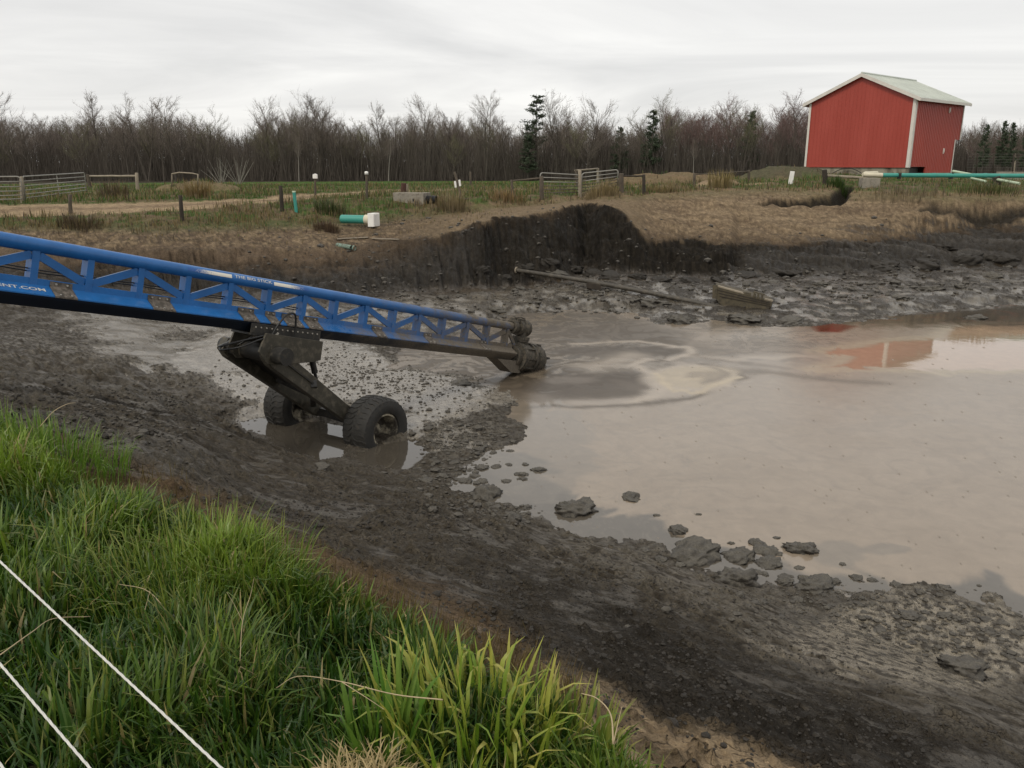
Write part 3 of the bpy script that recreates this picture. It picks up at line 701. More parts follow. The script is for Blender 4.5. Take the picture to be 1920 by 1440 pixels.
# bolted joint plates over the slope of the beam
for x0, x1 in ((99, 141), (283, 325), (452, 482), (503, 522), (534, 566), (575, 602), (703, 722), (800, 815), (905, 918)):
    a, b = u_at(x0, -.72, .2), u_at(x1, -.72, .2)
    m = MB()
    for sg in (1, -1):
        o = .006
        poly_ = [P(a, sg * (.071), -.515), P(a, sg * .071, -.598), P(a, sg * .283, -.728), P(a, sg * .283, -.75), P(a, sg * .289, -.75), P(a, sg * .289, -.725), P(a, sg * .078, -.59), P(a, sg * .078, -.515)]
        m.prism(poly_, U * (b - a))
    pl = m.build("joint_plate", M_PLATE, boom)
    nb = max(2, int((b - a) / .14))
    for k in range(nb):
        u = a + (b - a) * (k + .5) / nb
        for v, w, dv, dw in ((.082, -.55, 1, .0), (.262, -.708, .53, .85)):
            m = MB(); m.lathe(P(u, v, w), Vv * dv + W * dw, [(-.01, .0), (-.01, .017), (.016, .017), (.016, 0)], 6); m.build("bolt", M_BOLT, pl)
# lettering
def text_mesh(txt, size, spacing=1.0):
    cu = bpy.data.curves.new("t", 'FONT'); cu.body = txt; cu.size = size; cu.space_character = spacing; cu.extrude = 0; cu.offset = size * .012
    ob = bpy.data.objects.new("t", cu); COL.objects.link(ob)
    dg = bpy.context.evaluated_depsgraph_get(); me = bpy.data.meshes.new_from_object(ob.evaluated_get(dg))
    bm = bmesh.new(); bm.from_mesh(me); bmesh.ops.triangulate(bm, faces=bm.faces); bmesh.ops.subdivide_edges(bm, edges=[e for e in bm.edges if e.calc_length() > size * .3], cuts=1)
    v = [tuple(q.co) for q in bm.verts]; f = [[q.index for q in x.verts] for x in bm.faces]; bm.free()
    bpy.data.objects.remove(ob); return v, f
def on_pipe(u, h, r=.1155):
    a = math.radians(28) + h / r               # angle above the horizontal on the right side
    return P(u, r * math.cos(a), r * math.sin(a))
def on_slope(u, h, off=.004):
    d = Vector((0, -.21, .13)).normalized(); nrm = Vector((0, .13, .21)).normalized()
    return P(u, .27 + d.y * h + nrm.y * off, -.727 + d.z * h + nrm.z * off)
def letters(txt, size, u0, u1, fn, h0, parent, name):
    v, f = text_mesh(txt, size); x0 = min(q[0] for q in v); x1 = max(q[0] for q in v)
    m = MB(); m.add([fn(u0 + (q[0] - x0) / (x1 - x0) * (u1 - u0), h0 + q[1]) for q in v], f)
    return m.build(name, M_WHITE, parent)
ua_, ub_ = u_at(440, .03, .1), u_at(510, .03, .1)
letters("THE BIG STICK", .085, ua_, ub_, on_pipe, -.03, PIPE, "lettering")
uc_ = u_at(86, -.72, .2)
letters("UBEREQUIPMENT.COM", .105, uc_ - 1.65, uc_, on_slope, .085, BEAM, "lettering")
def stripe_mat(u0, u1, solid0):
    n = NT("fading_stripe"); p = n.pos()
    d = n.n("ShaderNodeVectorMath", operation='DOT_PRODUCT'); n.put(d.inputs[0], p); d.inputs[1].default_value = tuple(U)
    t = n.rng(n.math('SUBTRACT', d.outputs["Value"], float(BS.dot(U))), u0, u1)
    f = n.rng(t, .0, .75, .0, 1.0) if solid0 else n.rng(t, .25, 1.0, 1.0, 0.0)
    dots = n.noise(p, 60, 2, .5)
    k = n.rng(n.math('SUBTRACT', f, dots), -.25, .25)
    return n.out(n.mix(k, (.02, .10, .33), (.74, .70, .60)), .5)
for a, b, s0 in ((352, 434, True), (513, 578, False)):
    x0, x1 = u_at(a, 0, .1), u_at(b, 0, .1); m = MB(); g = []
    for k in range(6):
        h = -.052 + .07 * k / 5; g += [on_pipe(x0, h, .1150), on_pipe(x1, h, .1150)]
    m.add(g, [(2 * k, 2 * k + 1, 2 * k + 3, 2 * k + 2) for k in range(5)]); m.build("stripe", stripe_mat(x0, x1, s0), PIPE, True)
# hydraulic lines inside the truss
for v, w in ((-.03, -.36), (-.07, -.40)):
    m = MB(); ux = u_at(560, -.4)
    m.tube([P(EXT + (ux - EXT) * k / 14, v, w + .012 * math.sin(k * 2.1)) for k in range(15)], .011, 8); m.build("hydraulic_line", M_HOSE, boom, True)
# saddle under the beam and its cheek plates
up = u_at(522, -1.35, .55)                     # pivot
wp = -1.33
s0, s1 = u_at(470, -.95, .3), u_at(600, -.95, .3)
m = MB(); ubox(m, s0, s1, .281, .296, -.96, -.77); ubox(m, s0, s1, -.296, -.281, -.96, -.77); ubox(m, s0, s1, -.296, .296, -1.0, -.961); m.build("saddle", M_DSTEEL, boom, bevel=.004)
n_b = 13
for k in range(n_b): m = MB(); m.lathe(P(s0 + .1 + (s1 - s0 - .2) * k / (n_b - 1), .297, -.84), Vv, [(0, .016), (.015, .016), (.015, 0)], 6); m.build("bolt", M_BOLT, boom)
for sg in (1, -1):
    c0 = u_at(505, -1.3, .5); c1 = u_at(604, -1.2, .5)
    m = MB(); m.prism([P(c0 - .12, sg * .44, -.93), P(c1, sg * .44, -.97), P(c1, sg * .44, -1.36), P(c1 - .15, sg * .44, -1.40), P(up + .28, sg * .44, -1.50), P(up - .20, sg * .44, -1.52), P(up - .42, sg * .44, -1.30)], Vv * sg * .05)
    m.build("cheek_plate", M_OLIVE, boom, bevel=.006)
    m = MB(); ubox(m, c0 + .3, c1 - .05, sg * .30, sg * .44, -1.10, -.97); m.build("gusset", M_DSTEEL, boom)
    m = MB(); m.lathe(P(up, sg * .40, wp), Vv * sg, [(0, .19), (.10, .19), (.10, .16), (.145, .16), (.145, .12), (.165, .12), (.165, 0)], 28); m.build("pivot_hub", M_OLIVE, boom, True, auto=35)
m = MB(); m.lathe(P(up, -1.15, wp), Vv, [(0, 0), (0, .17), (1.95, .17), (1.95, 0)], 24); m.build("cross_tube", M_DSTEEL, boom, True, auto=40)
# wheels and the legs that carry them
wheel_z = 0.24
cr = at_D(728, 797, 17.25); cr = Vector((cr.x, cr.y, wheel_z))        # right wheel centre (outer face)
cr = at_z(704, 803, wheel_z)
axle_v = Vv
TR, TW = .66, .56
def wheel(c, outer, parent):
    """c: middle of the tyre, outer: +1/-1 side that faces out"""
    ax = Vv * outer
    hub = empty("wheel", c - Vector(parent_world(parent))); hub.parent = parent; RS, WS = 1.07, 1.32
    prof = [(-.20, .34), (-.255, .37), (-.28, .44), (-.275, .54), (-.25, .615), (-.19, .645), (-.10, .655), (0, .66), (.10, .655), (.19, .645), (.25, .615), (.275, .54), (.28, .44), (.255, .37), (.20, .34)]
    prof = [(a * WS, b * RS) for a, b in prof]; m = MB(); m.lathe(c, ax, prof, 56)
    x = ax.orthogonal().normalized(); x = (Vector((0, 0, 1)) - ax * ax.z).normalized(); y = ax.cross(x)
    nl = 34
    for sd in (-1, 1):                                            # curved lugs, stepped side to side
        for k in range(nl):
            a0 = 2 * math.pi * (k + (.5 if sd > 0 else 0)) / nl; pts = []
            for j in range(6):
                t = j / 5; d = sd * (.015 + .245 * t); a = a0 + .20 * t + .05 * math.sin(t * 6)
                r0 = np.interp(abs(d), [0, .19, .25, .275], [.655, .642, .612, .56])
                pts.append((d, a, r0))
            g = []; wdt = .036
            for d, a, r0 in pts:
                for da, dr in ((-wdt, -.01), (-wdt * .6, .02), (wdt * .6, .02), (wdt, -.01)):
                    g.append(c + ax * d * WS + (x * math.cos(a + da) + y * math.sin(a + da)) * (r0 + dr) * RS)
            fs = [(j * 4 + q, j * 4 + q + 1, j * 4 + q + 5, j * 4 + q + 4) for j in range(5) for q in range(3)] + [(20, 21, 22, 23), (3, 2, 1, 0)]
            m.add(g, fs)
    m.build("tyre", M_RUBBER, hub, True, auto=32)
    m = MB(); m.lathe(c, ax, [(.28, .376), (.305, .376), (.305, .34), (.28, .325), (.2, .315), (.03, .295), (-.05, .25), (-.07, .12), (.02, .115), (.035, .09), (.035, 0)], 40)
    for k in range(8):
        a = 2 * math.pi * k / 8; q = c + ax * (-.055) + (x * math.cos(a) + y * math.sin(a)) * .175
        m.lathe(q, ax, [(0, .018), (.035, .018), (.035, 0)], 6)
    m.lathe(c, ax, [(-.27, .37), (-.31, .37), (-.27, .32), (-.08, .29), (-.08, 0)], 40)
    m.build("rim", M_RIM, hub, True, auto=35)
    return hub
ctr_r = cr
wl_ = wheel(ctr_r, 1, boom)
tr_w = 2.62
ctr_l = ctr_r - Vv * tr_w; ctr_l.z = .34
wheel(ctr_l, -1, boom)
m = MB(); m.lathe(ctr_l, (ctr_r - ctr_l), [(.1, 0), (.1, .09), ((ctr_r - ctr_l).length - .05, .09), ((ctr_r - ctr_l).length - .05, 0)], 18); m.build("axle", M_DSTEEL, boom, True, auto=40)
ax_mid = (ctr_r + ctr_l) / 2
def uvw(p): d = p - BS; return d.dot(U), d.dot(Vv), d.dot(W)
ru, rv, rw = uvw(ctr_r); lu, lv, lw = uvw(ctr_l)
vr, vl = rv - .52, lv + .52
def leg(v, u1, w1, name="leg"):
    a = P(up + .02, v, wp - .05); b = P(u1, v, w1); d = (b - a).normalized(); nrm = d.cross(Vv).normalized()
    if nrm.z < 0: nrm = -nrm
    m = MB(); h0, h1, t = .21, .15, .10
    pts = [a - d * .22 + nrm * .13, a + nrm * h0, b - d * .1 + nrm * h1, b + d * .12 + nrm * .06, b + d * .12 - nrm * .10, b - nrm * h1, a - nrm * h0, a - d * .22 - nrm * .13]
    m.prism([p - Vv * t for p in pts], Vv * 2 * t); o = m.build(name, M_OLIVE, boom, bevel=.012)
    return a, b, d, nrm
ar = leg(.62 if vr > .62 else vr, ru, rw)
al = leg(-.98, lu, lw)
# deck plate and cross bracing between the legs
m = MB()
a, b = P(up, -.88, wp + .02), P(up, .50, wp + .02); dd = (P(lu, -.9, lw) - P(up, -.9, wp))
m.prism([a + dd * .02, b + dd * .02, b + dd * .40, a + dd * .52], Vector((0, 0, -.05))); m.build("deck_plate", M_DSTEEL, boom)
m = MB(); m.bar(P(up, -.8, wp) + dd * .45, P(up, .5, wp) + dd * .86, .12, .14); m.bar(P(up, .5, wp) + dd * .4, P(up, -.8, wp) + dd * .88, .12, .14); m.build("cross_brace", M_DSTEEL, boom)
m = MB(); m.bar(P(lu, -.8, lw), P(lu, .6, lw), .20, .18); m.build("cross_member", M_DSTEEL, boom)
# lift cylinder
m = MB(); q0 = P(s1 - .1, .1, -1.1); q1 = P(up, .1, wp) + dd * .62; m.tube([q0, q0.lerp(q1, .55)], .065, 16); m.tube([q0.lerp(q1, .55), q1], .035, 14); m.build("lift_cylinder", M_DSTEEL, boom, True, auto=40)
# hoses
def arc(pts, r, name="hose", mat_=M_HOSE):
    q = []; p = [Vector(x) for x in pts]; p = [p[0] * 2 - p[1]] + p + [p[-1] * 2 - p[-2]]
    for i in range(1, len(p) - 2):
        for k in range(8):
            t = k / 8; q.append(.5 * ((2 * p[i]) + (p[i + 1] - p[i - 1]) * t + (2 * p[i - 1] - 5 * p[i] + 4 * p[i + 1] - p[i + 2]) * t * t + (3 * p[i] - p[i - 1] - 3 * p[i + 1] + p[i + 2]) * t ** 3))
    q.append(p[-2]); m = MB(); m.tube(q, r, 8); return m.build(name, mat_, boom, True)
hu = u_at(518, -.9, .35)
arc([P(hu - .12, .36, -1.0), P(hu - .02, .42, -.72), P(hu + .14, .44, -.52), P(hu + .34, .42, -.50), P(hu + .43, .38, -.72), P(hu + .46, .36, -1.0)], .022)
arc([P(hu - .1, .40, -.99), P(hu - .3, .42, -.98), P(hu - .7, .3, -1.12), P(hu - 1.0, .0, -1.3), P(up - .35, -.6, -1.25)], .018)
arc([P(hu - .1, .43, -1.02), P(hu - .4, .45, -1.05), P(hu - .75, .3, -1.25), P(hu - .9, -.1, -1.36), P(up - .2, -.7, -1.2)], .018)
arc([P(up - .1, -.6, -1.06), P(up - .2, -.7, -1.3), P(up - .1, -.85, -1.42), P(up + .05, -.9, -1.2), P(up + .1, -.6, -1.06)], .018)
arc([P(up + .0, -.3, -1.06), P(up - .25, -.5, -1.32), P(up - .15, -.7, -1.38), P(up, -.75, -1.1)], .016)
a, b, d, nrm = ar
arc([a + nrm * .22 + d * .3 + Vv * .05, a + nrm * .25 + d * .12 + Vv * .08, P(up + .42, .45, -1.36), P(up + .35, .40, -1.2)], .014)
m = MB(); ubox(m, hu - .14, hu - .02, .34, .42, -1.03, -.95); m.bar(P(hu - .1, .42, -1.0), P(hu - .02, .44, -.9), .03, .03); m.build("fitting", M_BOLT, boom)
# pump head
def PP(u, v, w): return P(BL + (u - BL) * 1.72, v * 1.2, w)
def pf(q): return [(a * 1.72, b * 1.22) for a, b in q]
M_PUMP = boom_paint("pump_paint", (.014, .085, .28), .5, 9, BL + 1, .22)
M_PUMPD = paint("pump_slurry", (.075, .062, .045), .7, .45, 6, .6, .012, (.03, .028, .022), .5)
m = MB(); m.lathe(PP(BL - .12, 0, 0), U, pf([(0, .112), (.0, .165), (.07, .165), (.07, .125), (.16, .125), (.16, .185), (.23, .185), (.24, .12), (.30, .14), (.34, .2), (.42, .2), (.47, .16), (.50, .0)]), 28); m.build("pipe_coupling", M_PUMPD, boom, True, auto=35)
m = MB(); m.box(PP(BL + .06, 0, .19), U * .20, Vv * .12, W * .06); m.tube([PP(BL - .10, .05, .25), PP(BL + .02, .1, .29), PP(BL + .2, .05, .27)], .02, 8); m.build("valve_top", M_PUMPD, boom, bevel=.01)
pw = -.84
m = MB(); m.tube([PP(BL + .21, 0, -.08), PP(BL + .22, 0, -.3), PP(BL + .22, 0, -.56)], [.16, .155, .21], 24); m.lathe(PP(BL + .215, 0, -.27), W, [(-.06, .12), (-.06, .25), (.03, .25), (.03, .12)], 24); m.lathe(PP(BL + .215, 0, -.33), W, [(-.06, .12), (-.06, .23), (.0, .23), (.0, .12)], 24); m.build("riser", M_PUMPD, boom, True, auto=35)
m = MB(); m.lathe(PP(BL - .02, 0, pw), U, pf([(0, .0), (0, .27), (.10, .27), (.10, .355), (.16, .36), (.20, .36), (.20, .33), (.42, .33), (.42, .37), (.47, .37), (.47, .31), (.56, .31), (.58, .36), (.72, .355), (.80, .30), (.84, .20), (.84, 0)]), 36); m.build("pump_casing", M_PUMPD, boom, True, auto=35)
for k in range(9):
    a = 2 * math.pi * k / 9; d = Vv * math.cos(a) + W * math.sin(a)
    m = MB(); m.bar(PP(BL + .10, 0, pw) + d * .42, PP(BL + .47, 0, pw) + d * .43, .035, .05, d); m.build("casing_rib", M_PUMPD, boom)
m = MB(); m.prism([PP(BL - .55, .2, -.94), PP(BL + .12, .2, -.94), PP(BL + .12, .2, -1.28), PP(BL - .12, .2, -1.28)], Vv * -.4); m.build("skid_foot", M_PUMP, boom)
m = MB()
for k in range(6):
    a = 2 * math.pi * k / 6 + .3; d = Vv * math.cos(a) + W * math.sin(a); tn_ = U.cross(d)
    m.box(PP(BL + .90, 0, pw) + d * .17, U * .07, d * .13, tn_ * .025)
m.lathe(PP(BL + .82, 0, pw), U, pf([(0, .09), (.2, .07), (.22, 0)]), 14)
m.build("cutter", M_DSTEEL, boom)
m = MB(); m.box(PP(BL + .66, .12, pw + .40), U * .07, Vv * .05, W * .05); m.box(PP(BL + .80, .05, pw + .30), U * .05, Vv * .05, W * .06); m.build("clamp", M_PUMPD, boom, bevel=.01)
# ------------------------------------------------------------------ red barn
def barn_metal(name, col):
    n = NT(name); p = n.pos()
    a = n.noise(n.scale(p, (.6, .6, .15)), 1.2, 6, .6); b = n.noise(p, 9, 4, .6)
    c = n.mix(n.rng(a, .35, .7, 0, .45), col, tuple(min(1, q * 1.25 + .02) for q in col))
    c = n.mix(1.0, c, n.rng(b, .3, .7, .92, 1.08), 'MULTIPLY')
    return n.out(c, n.rng(a, .3, .7, .38, .52), Specular_IOR_Level=.4)
M_RED = barn_metal("red_siding", (.32, .048, .032))
M_TRIM = paint("white_trim", (.62, .58, .53), .5, .12, 2, .1)
M_ROOF = paint("galvanised_roof", (.52, .55, .50), .42, .18, .8, .1, metal=.1)
def conc_mat():
    n = NT("stained_concrete"); p = n.pos()
    a = n.noise(p, 1.4, 7, .65); b = n.noise(p, 20, 4, .6); st = n.noise(n.scale(p, (1, 1, .4)), .9, 5, .6)
    c = n.mix(n.rng(st, .48, .66), (.30, .27, .21), (.07, .05, .035)); c = n.mix(1.0, c, n.rng(b, .3, .7, .8, 1.2), 'MULTIPLY')
    return n.out(c, .9, n.bump(a, .3, .03))
M_CONC = conc_mat()
Cn = at_Y(1703, 313, 65.0); A0 = at_Y(1508, 314, 71.4); B0 = at_Y(1806, 322, 70.6)
ea = Vector((A0.x - Cn.x, A0.y - Cn.y, 0)); eb = Vector((-ea.y, ea.x, 0)) * -1
eb0 = Vector((B0.x - Cn.x, B0.y - Cn.y, 0))
if eb.dot(eb0) < 0: eb = -eb
LA = ea.length; LBb = eb0.length; ea = ea / LA; eb = eb / eb.length; UP = Vector((0, 0, 1))
zc = Cn.z; zs = at_Y(1793, 325, 70).z; ze = at_Y(1714, 182, 65.0).z; zr = at_Y(1614, 141, 68.2).z
O = Vector((Cn.x, Cn.y, 0))
def BP(a, b, z): return O + ea * a + eb * b + UP * z
barn = empty("barn", (Cn.x, Cn.y, zc - .7), "tall red metal barn with white corner trim and pale gable roof on the far bank", "barn")
def slab(poly_, nrm, t): return [p - nrm * t for p in poly_]
# gable walls with standing ribs
zn = at_Y(1808, 262, 70.6).z
nb_ = LBb * .105; kn = LBb * .33
def zroof(a): return ze + (zr - ze) * (1 - abs(a - LA / 2) / (LA / 2))
for b_, nn in ((0, -eb), (LBb, eb)):
    zl = zc if b_ == 0 else zn + .02
    m = MB(); m.prism([BP(0, b_, zl), BP(LA, b_, zl), BP(LA, b_, ze), BP(LA / 2, b_, zr), BP(0, b_, ze)], -nn * .1)
    x = .25
    while x < LA - .2:
        m.box(BP(x, b_, (zl + zroof(x)) / 2) + nn * .007, ea * .02, nn * .004, UP * ((zroof(x) - zl) / 2 - .05)); x += .31
    m.build("wall", M_RED, barn)
# side walls; the near one is stepped in at its far foot and cut away at its near foot
m = MB(); m.prism([BP(.12, LBb - nb_ - .1, zs), BP(LA - .12, LBb - nb_ - .1, zs), BP(LA - .12, LBb - nb_ - .1, zn), BP(.12, LBb - nb_ - .1, zn)], eb * .08); m.build("wall", M_RED, barn)
m = MB(); m.prism([BP(.02, LBb - nb_, zn - .03), BP(LA, LBb - nb_, zn - .03), BP(LA, LBb - .11, zn - .03), BP(.02, LBb - .11, zn - .03)], UP * .03); m.build("soffit", M_RED, barn)
m = MB(); m.prism([BP(0, .1, ze), BP(0, LBb, ze), BP(0, LBb, zn), BP(0, LBb - nb_, zn), BP(0, LBb - nb_, zs), BP(0, kn, zs), BP(0, kn, zc), BP(0, .1, zc)], ea * .1)
x = .35
while x < LBb - .1:
    lo = zc if x < kn else (zs if x < LBb - nb_ else zn)
    m.box(BP(0, x, (lo + ze) / 2) - ea * .012, eb * .022, ea * .014, UP * ((ze - lo) / 2 - .03)); x += .31
m.build("wall", M_RED, barn)
m = MB(); m.prism([BP(LA - .1, .1, zc), BP(LA - .1, LBb - .1, zc), BP(LA - .1, LBb - .1, ze), BP(LA - .1, .1, ze)], ea * .1); m.build("wall", M_RED, barn)
# trims
def trim(a, b, z0, z1, w=.20):
    m = MB(); sa = -1 if a == 0 else 1; 
    m.box(BP(a, b, (z0 + z1) / 2) + ea * (.0 if a else w / 2 - .03) - eb * .04 - (ea * w / 2 if a else Vector()), ea * w / 2, eb * .012, UP * (z1 - z0) / 2)
    if not a: m.box(BP(a, b, (z0 + z1) / 2) - ea * .04 + eb * w / 2, ea * .012, eb * (w / 2 + .02), UP * (z1 - z0) / 2)
    return m.build("corner_trim", M_TRIM, barn)
trim(0, 0, zc - .05, ze, .22); trim(LA, 0, zc - .05, ze - .05, .18)
m = MB(); m.box(BP(0, LBb - .05, (zn + ze) / 2) - ea * .04, ea * .014, eb * .07, UP * (ze - zn) / 2); m.build("corner_trim", M_TRIM, barn)
m = MB(); m.box(BP(0, LBb - nb_ - .05, (zn + zs) / 2) - ea * .04, ea * .014, eb * .07, UP * (zn - zs) / 2); m.build("corner_trim", M_TRIM, barn)
m = MB(); m.box(BP(LA / 2, -.03, zc), ea * LA / 2, eb * .02, UP * .05); m.build("base_trim", M_RED, barn)
m = MB(); m.box(BP(-.03, (kn + LBb - nb_) / 2, zs), ea * .02, eb * (LBb - nb_ - kn) / 2, UP * .06); m.build("base_trim", M_CONC, barn)
# roof
ov, og = .42, .28; sl = (zr - ze) / (LA / 2)
roof = empty("roof", Vector((0, 0, 0))); roof.parent = barn
for sg in (-1, 1):
    a0 = -ov if sg < 0 else LA + ov
    p0, p1 = BP(a0, -og, ze - sl * ov + .06), BP(LA / 2, -og, zr + .06)
    m = MB(); m.prism([p0, p1, p1 + UP * .07, p0 + UP * .07], eb * (LBb + 2 * og))
    k = .0
    while k < LBb + 2 * og:
        q0, q1 = p0 + eb * k + UP * .07, p1 + eb * k + UP * .07; m.bar(q0, q1, .05, .05); k += .45
    m.build("roof_slope", M_ROOF, roof)
    d = (p1 - p0)
    for bb in (-og, LBb + og):
        q0, q1 = BP(a0, bb, ze - sl * ov + .02), BP(LA / 2, bb, zr + .02)
        m = MB(); m.prism([q0 - UP * .14, q1 - UP * .14, q1 + UP * .12, q0 + UP * .12], eb * (.03 if bb > 0 else -.03)); m.build("fascia", M_TRIM, roof)
    m = MB(); e0 = BP(a0, -og, ze - sl * ov + .02); m.box(e0 + eb * (LBb / 2 + og) - UP * .02 + ea * sg * .03, ea * .03, eb * (LBb / 2 + og), UP * .10); m.build("eave_trim", M_TRIM, roof)
m = MB(); m.tube([BP(LA / 2, -og, zr + .16), BP(LA / 2, LBb + og, zr + .16)], .09, 8); m.build("ridge_cap", M_ROOF, roof)
# foundation, opening under the near corner, small fittings
zg = zc - 1.0
m = MB(); m.prism([BP(.05, .06, zg), BP(LA - .05, .06, zg), BP(LA - .05, .06, zc - .02), BP(.05, .06, zc - .02)], eb * .3)
m.prism([BP(.12, kn, zg), BP(.12, LBb - .2, zg), BP(.12, LBb - .2, zs - .03), BP(.12, kn, zs - .03)], ea * .3); m.build("foundation", M_CONC, barn)
m = MB(); m.box(BP(.5, kn * .55, (zg + zc) / 2), ea * .05, eb * kn * .4, UP * .45); m.build("opening_shade", M_DSTEEL, barn)  # dark panel stands in for the shade in the gap below the wall
f1 = at_Y(1776, 205, 68.5); f2 = at_Y(1769, 282, 68.5)
for zz, px in ((f1.z, .68), (f2.z, .66)):
    m = MB(); m.box(BP(0, LBb * px, zz) - ea * .06, ea * .05, eb * .07, UP * .16); m.box(BP(0, LBb * px, zz - .2) - ea * .05, ea * .03, eb * .05, UP * .05); m.build("wall_fitting", M_TRIM, barn, bevel=.01)
m = MB(); pts = [BP(LA * .78, -.12, zc - .35)]
for k in range(11):
    t = k / 10; pts.append(BP(LA * (.72 - .34 * t), -.15, zc - .65 + .55 * math.sin(math.pi * t)))
m.tube(pts[1:], .03, 6); m.build("cable", M_HOSE, barn, True)

# ------------------------------------------------------------------ materials of small things
M_WOOD = paint("weathered_wood", (.085, .068, .05), .9, .4, 3, .5, .02)
M_WOODD = paint("dark_wood", (.035, .027, .02), .9, .4, 3, .5, .02)
M_WOODP = paint("pale_timber", (.26, .22, .165), .85, .3, 2.5, .4, .015)
M_GALV = paint("gate_steel", (.27, .26, .23), .5, .2, 3, metal=.25)
M_GATED = paint("rusty_gate_steel", (.10, .085, .065), .7, .35, 3, metal=.1)
M_TEAL = paint("teal_pvc", (.045, .27, .22), .38, .12, 1.5, .05)
M_TEALP = paint("pale_green_pvc", (.42, .50, .36), .5, .12, 1.5, .05)
M_CREAM = paint("cream_plastic", (.58, .53, .40), .5, .15, 3)
M_WHITEP = paint("white_plastic", (.78, .76, .72), .5, .12, 3)
M_BLACKP = paint("black_plastic", (.012, .012, .014), .5, .2, 6)
M_CONCP = paint("grey_concrete", (.25, .225, .185), .9, .22, 2.5, .4, .02, (.13, .11, .085), .3)
M_ROPE = paint("white_rope", (.62, .61, .57), .7, .15, 60, .6, .002)
M_WIRE = paint("wire", (.10, .095, .085), .6, .2, 5)
M_RWOOD = paint("red_brown_wood", (.07, .03, .022), .85, .3, 4, .3)

def jag(m, a, b, w, tilt=0):
    """a hand cut fence post: slightly tapered, chamfered top"""
    a, b = Vector(a), Vector(b); n = 8; d = b - a
    m.tube([a - Vector((0, 0, .25)), a.lerp(b, .5) + Vector((random.uniform(-.01, .01), 0, 0)), a.lerp(b, .97), b], [w * .55, w * .5, w * .47, w * .36], n); return m
def post(pb, pt, wpx, mat_, label, name="fence_post", cat="post", group=None, cap=None, square=False):
    g = hit(*pb); t = at_Y(pt[0], pt[1], g.y); D = (g - Vector((0, 0, H))).length; w = wpx / F * D
    o = empty(name, g, label, cat, group)
    m = MB()
    if square: m.bar(Vector(g) - Vector((0, 0, .2)), t, w, w, (0, 1, 0))
    else: jag(m, g, t, w)
    m.build("shaft", mat_, o, not square, auto=40)
    if cap: cap(o, g, t, w)
    return o, g, t
post((132, 400), (131, 364), 6, M_WOOD, "grey weathered fence post in dry brush below the left end of the track")
post((342, 414), (338, 366), 7, M_WOODD, "dark upright fence post on the grassy strip left of the teal pipe stub")
post((529, 396), (526, 348), 7, M_WOODD, "dark leaning fence post just left of the upright teal pipe")
o = empty("standpipe", hit(556, 398), "thin teal plastic pipe standing upright in the grass beside a dark post", "pipe")
g = hit(556, 398); t = at_Y(551, 358, g.y)
m = MB(); m.tube([g - Vector((0, 0, .2)), t], .085, 16, cap=False); m.tube([t, g - Vector((0, 0, .2))], .075, 16, cap=False); m.build("pipe_wall", M_TEAL, o, True)
m = MB(); m.lathe(t - Vector((0, 0, .05)), t - g, [(-.02, .088), (.05, .09), (.05, .07)], 16); m.build("rim", M_TEALP, o, True)
def cap_box(o, g, t, w):
    m = MB(); m.box(t, Vector((.13, 0, 0)), Vector((0, .12, 0)), Vector((0, 0, .12))); m.prism([t + Vector((-.13, -.12, .12)), t + Vector((.13, -.12, .12)), t + Vector((0, -.12, .17))], (0, .24, 0)); m.build("box", M_WHITEP, o, bevel=.02)
post((591, 366), (591, 331), 4, M_WOOD, "thin post carrying a small white box at the edge of the far field", "box_post", "post", cap=cap_box)
def cap_white(o, g, t, w):
    m = MB(); m.lathe(t, (0, 0, 1), [(-.12, 0), (-.12, w * .75), (.03, w * .7), (.06, 0)], 10); m.build("insulator", M_WHITEP, o, True)
post((688, 373), (687, 323), 4.5, M_WOOD, "thin brown post with a white insulator cap near the concrete box", cap=cap_white)
def tags(o, g, t, w):
    for dx, dz in ((-.14, .45), (.10, .52)):
        c = g.lerp(t, .55) + Vector((dx, -.07, dz - .45)); m = MB(); m.box(c, Vector((.055, 0, .01)), Vector((0, .02, 0)), Vector((-.02, 0, .17))); m.build("white_tag", M_WHITEP, o, bevel=.01)
post((867, 374), (852, 322), 5, M_WOOD, "leaning post with two white tags between concrete box and centre gates", cap=tags)
post((883, 350), (882, 322), 4, M_WOOD, "short grey post behind the leaning tagged post")
post((962, 372), (959, 337), 5, M_WOOD, "post at the left end of the rail left of the centre gates")
post((1016, 374), (1015, 330), 8, M_WOOD, "thick post carrying the left centre gate")
post((1087, 368), (1087, 319), 7, M_WOODP, "pale post between the two centre gates")
post((1165, 358), (1165, 325), 9, M_WOOD, "squat post at the right end of the right centre gate")
post((1208, 364), (1207, 327), 6, M_WOODD, "dark post ending the short rail in front of the brown dirt heap")
post((1083, 350), (1079, 317), 3.5, M_WOOD, "thin post behind the left centre gate")
post((1121, 345), (1121, 315), 4.5, M_WOODP, "thin pale post behind the right centre gate")
post((1302, 350), (1302, 325), 5, M_WOOD, "left post of the rail between the two dirt heaps")
post((1405, 340), (1404, 319), 5, M_WOOD, "right post of the rail between the two dirt heaps")
post((258, 358), (256, 324), 6, M_WOODP, "pale post at the right end of the silver timber rail")
post((169, 352), (164, 327), 6, M_WOOD, "grey post between the left gate and the silver timber rail")
post((42, 380), (40, 331), 6, M_WOODP, "pale post where the two left pipe gates meet")
post((1548, 346), (1546, 318), 9, M_WOODD, "stout mossy post at the left end of the plank in front of the barn")
post((1870, 347), (1868, 331), 12, M_WOODD, "dark stump propping up the long teal pipe")
post((1481, 345), (1486, 321), 6, M_WHITEP, "white stake leaning in the grass left of the barn", "stake", "stake", square=True)
post((757, 366), (757, 343), 10, M_RWOOD, "reddish wooden stump behind the concrete box")
post((763, 364), (763, 345), 5, M_WOODP, "thin pale stake behind the concrete box")
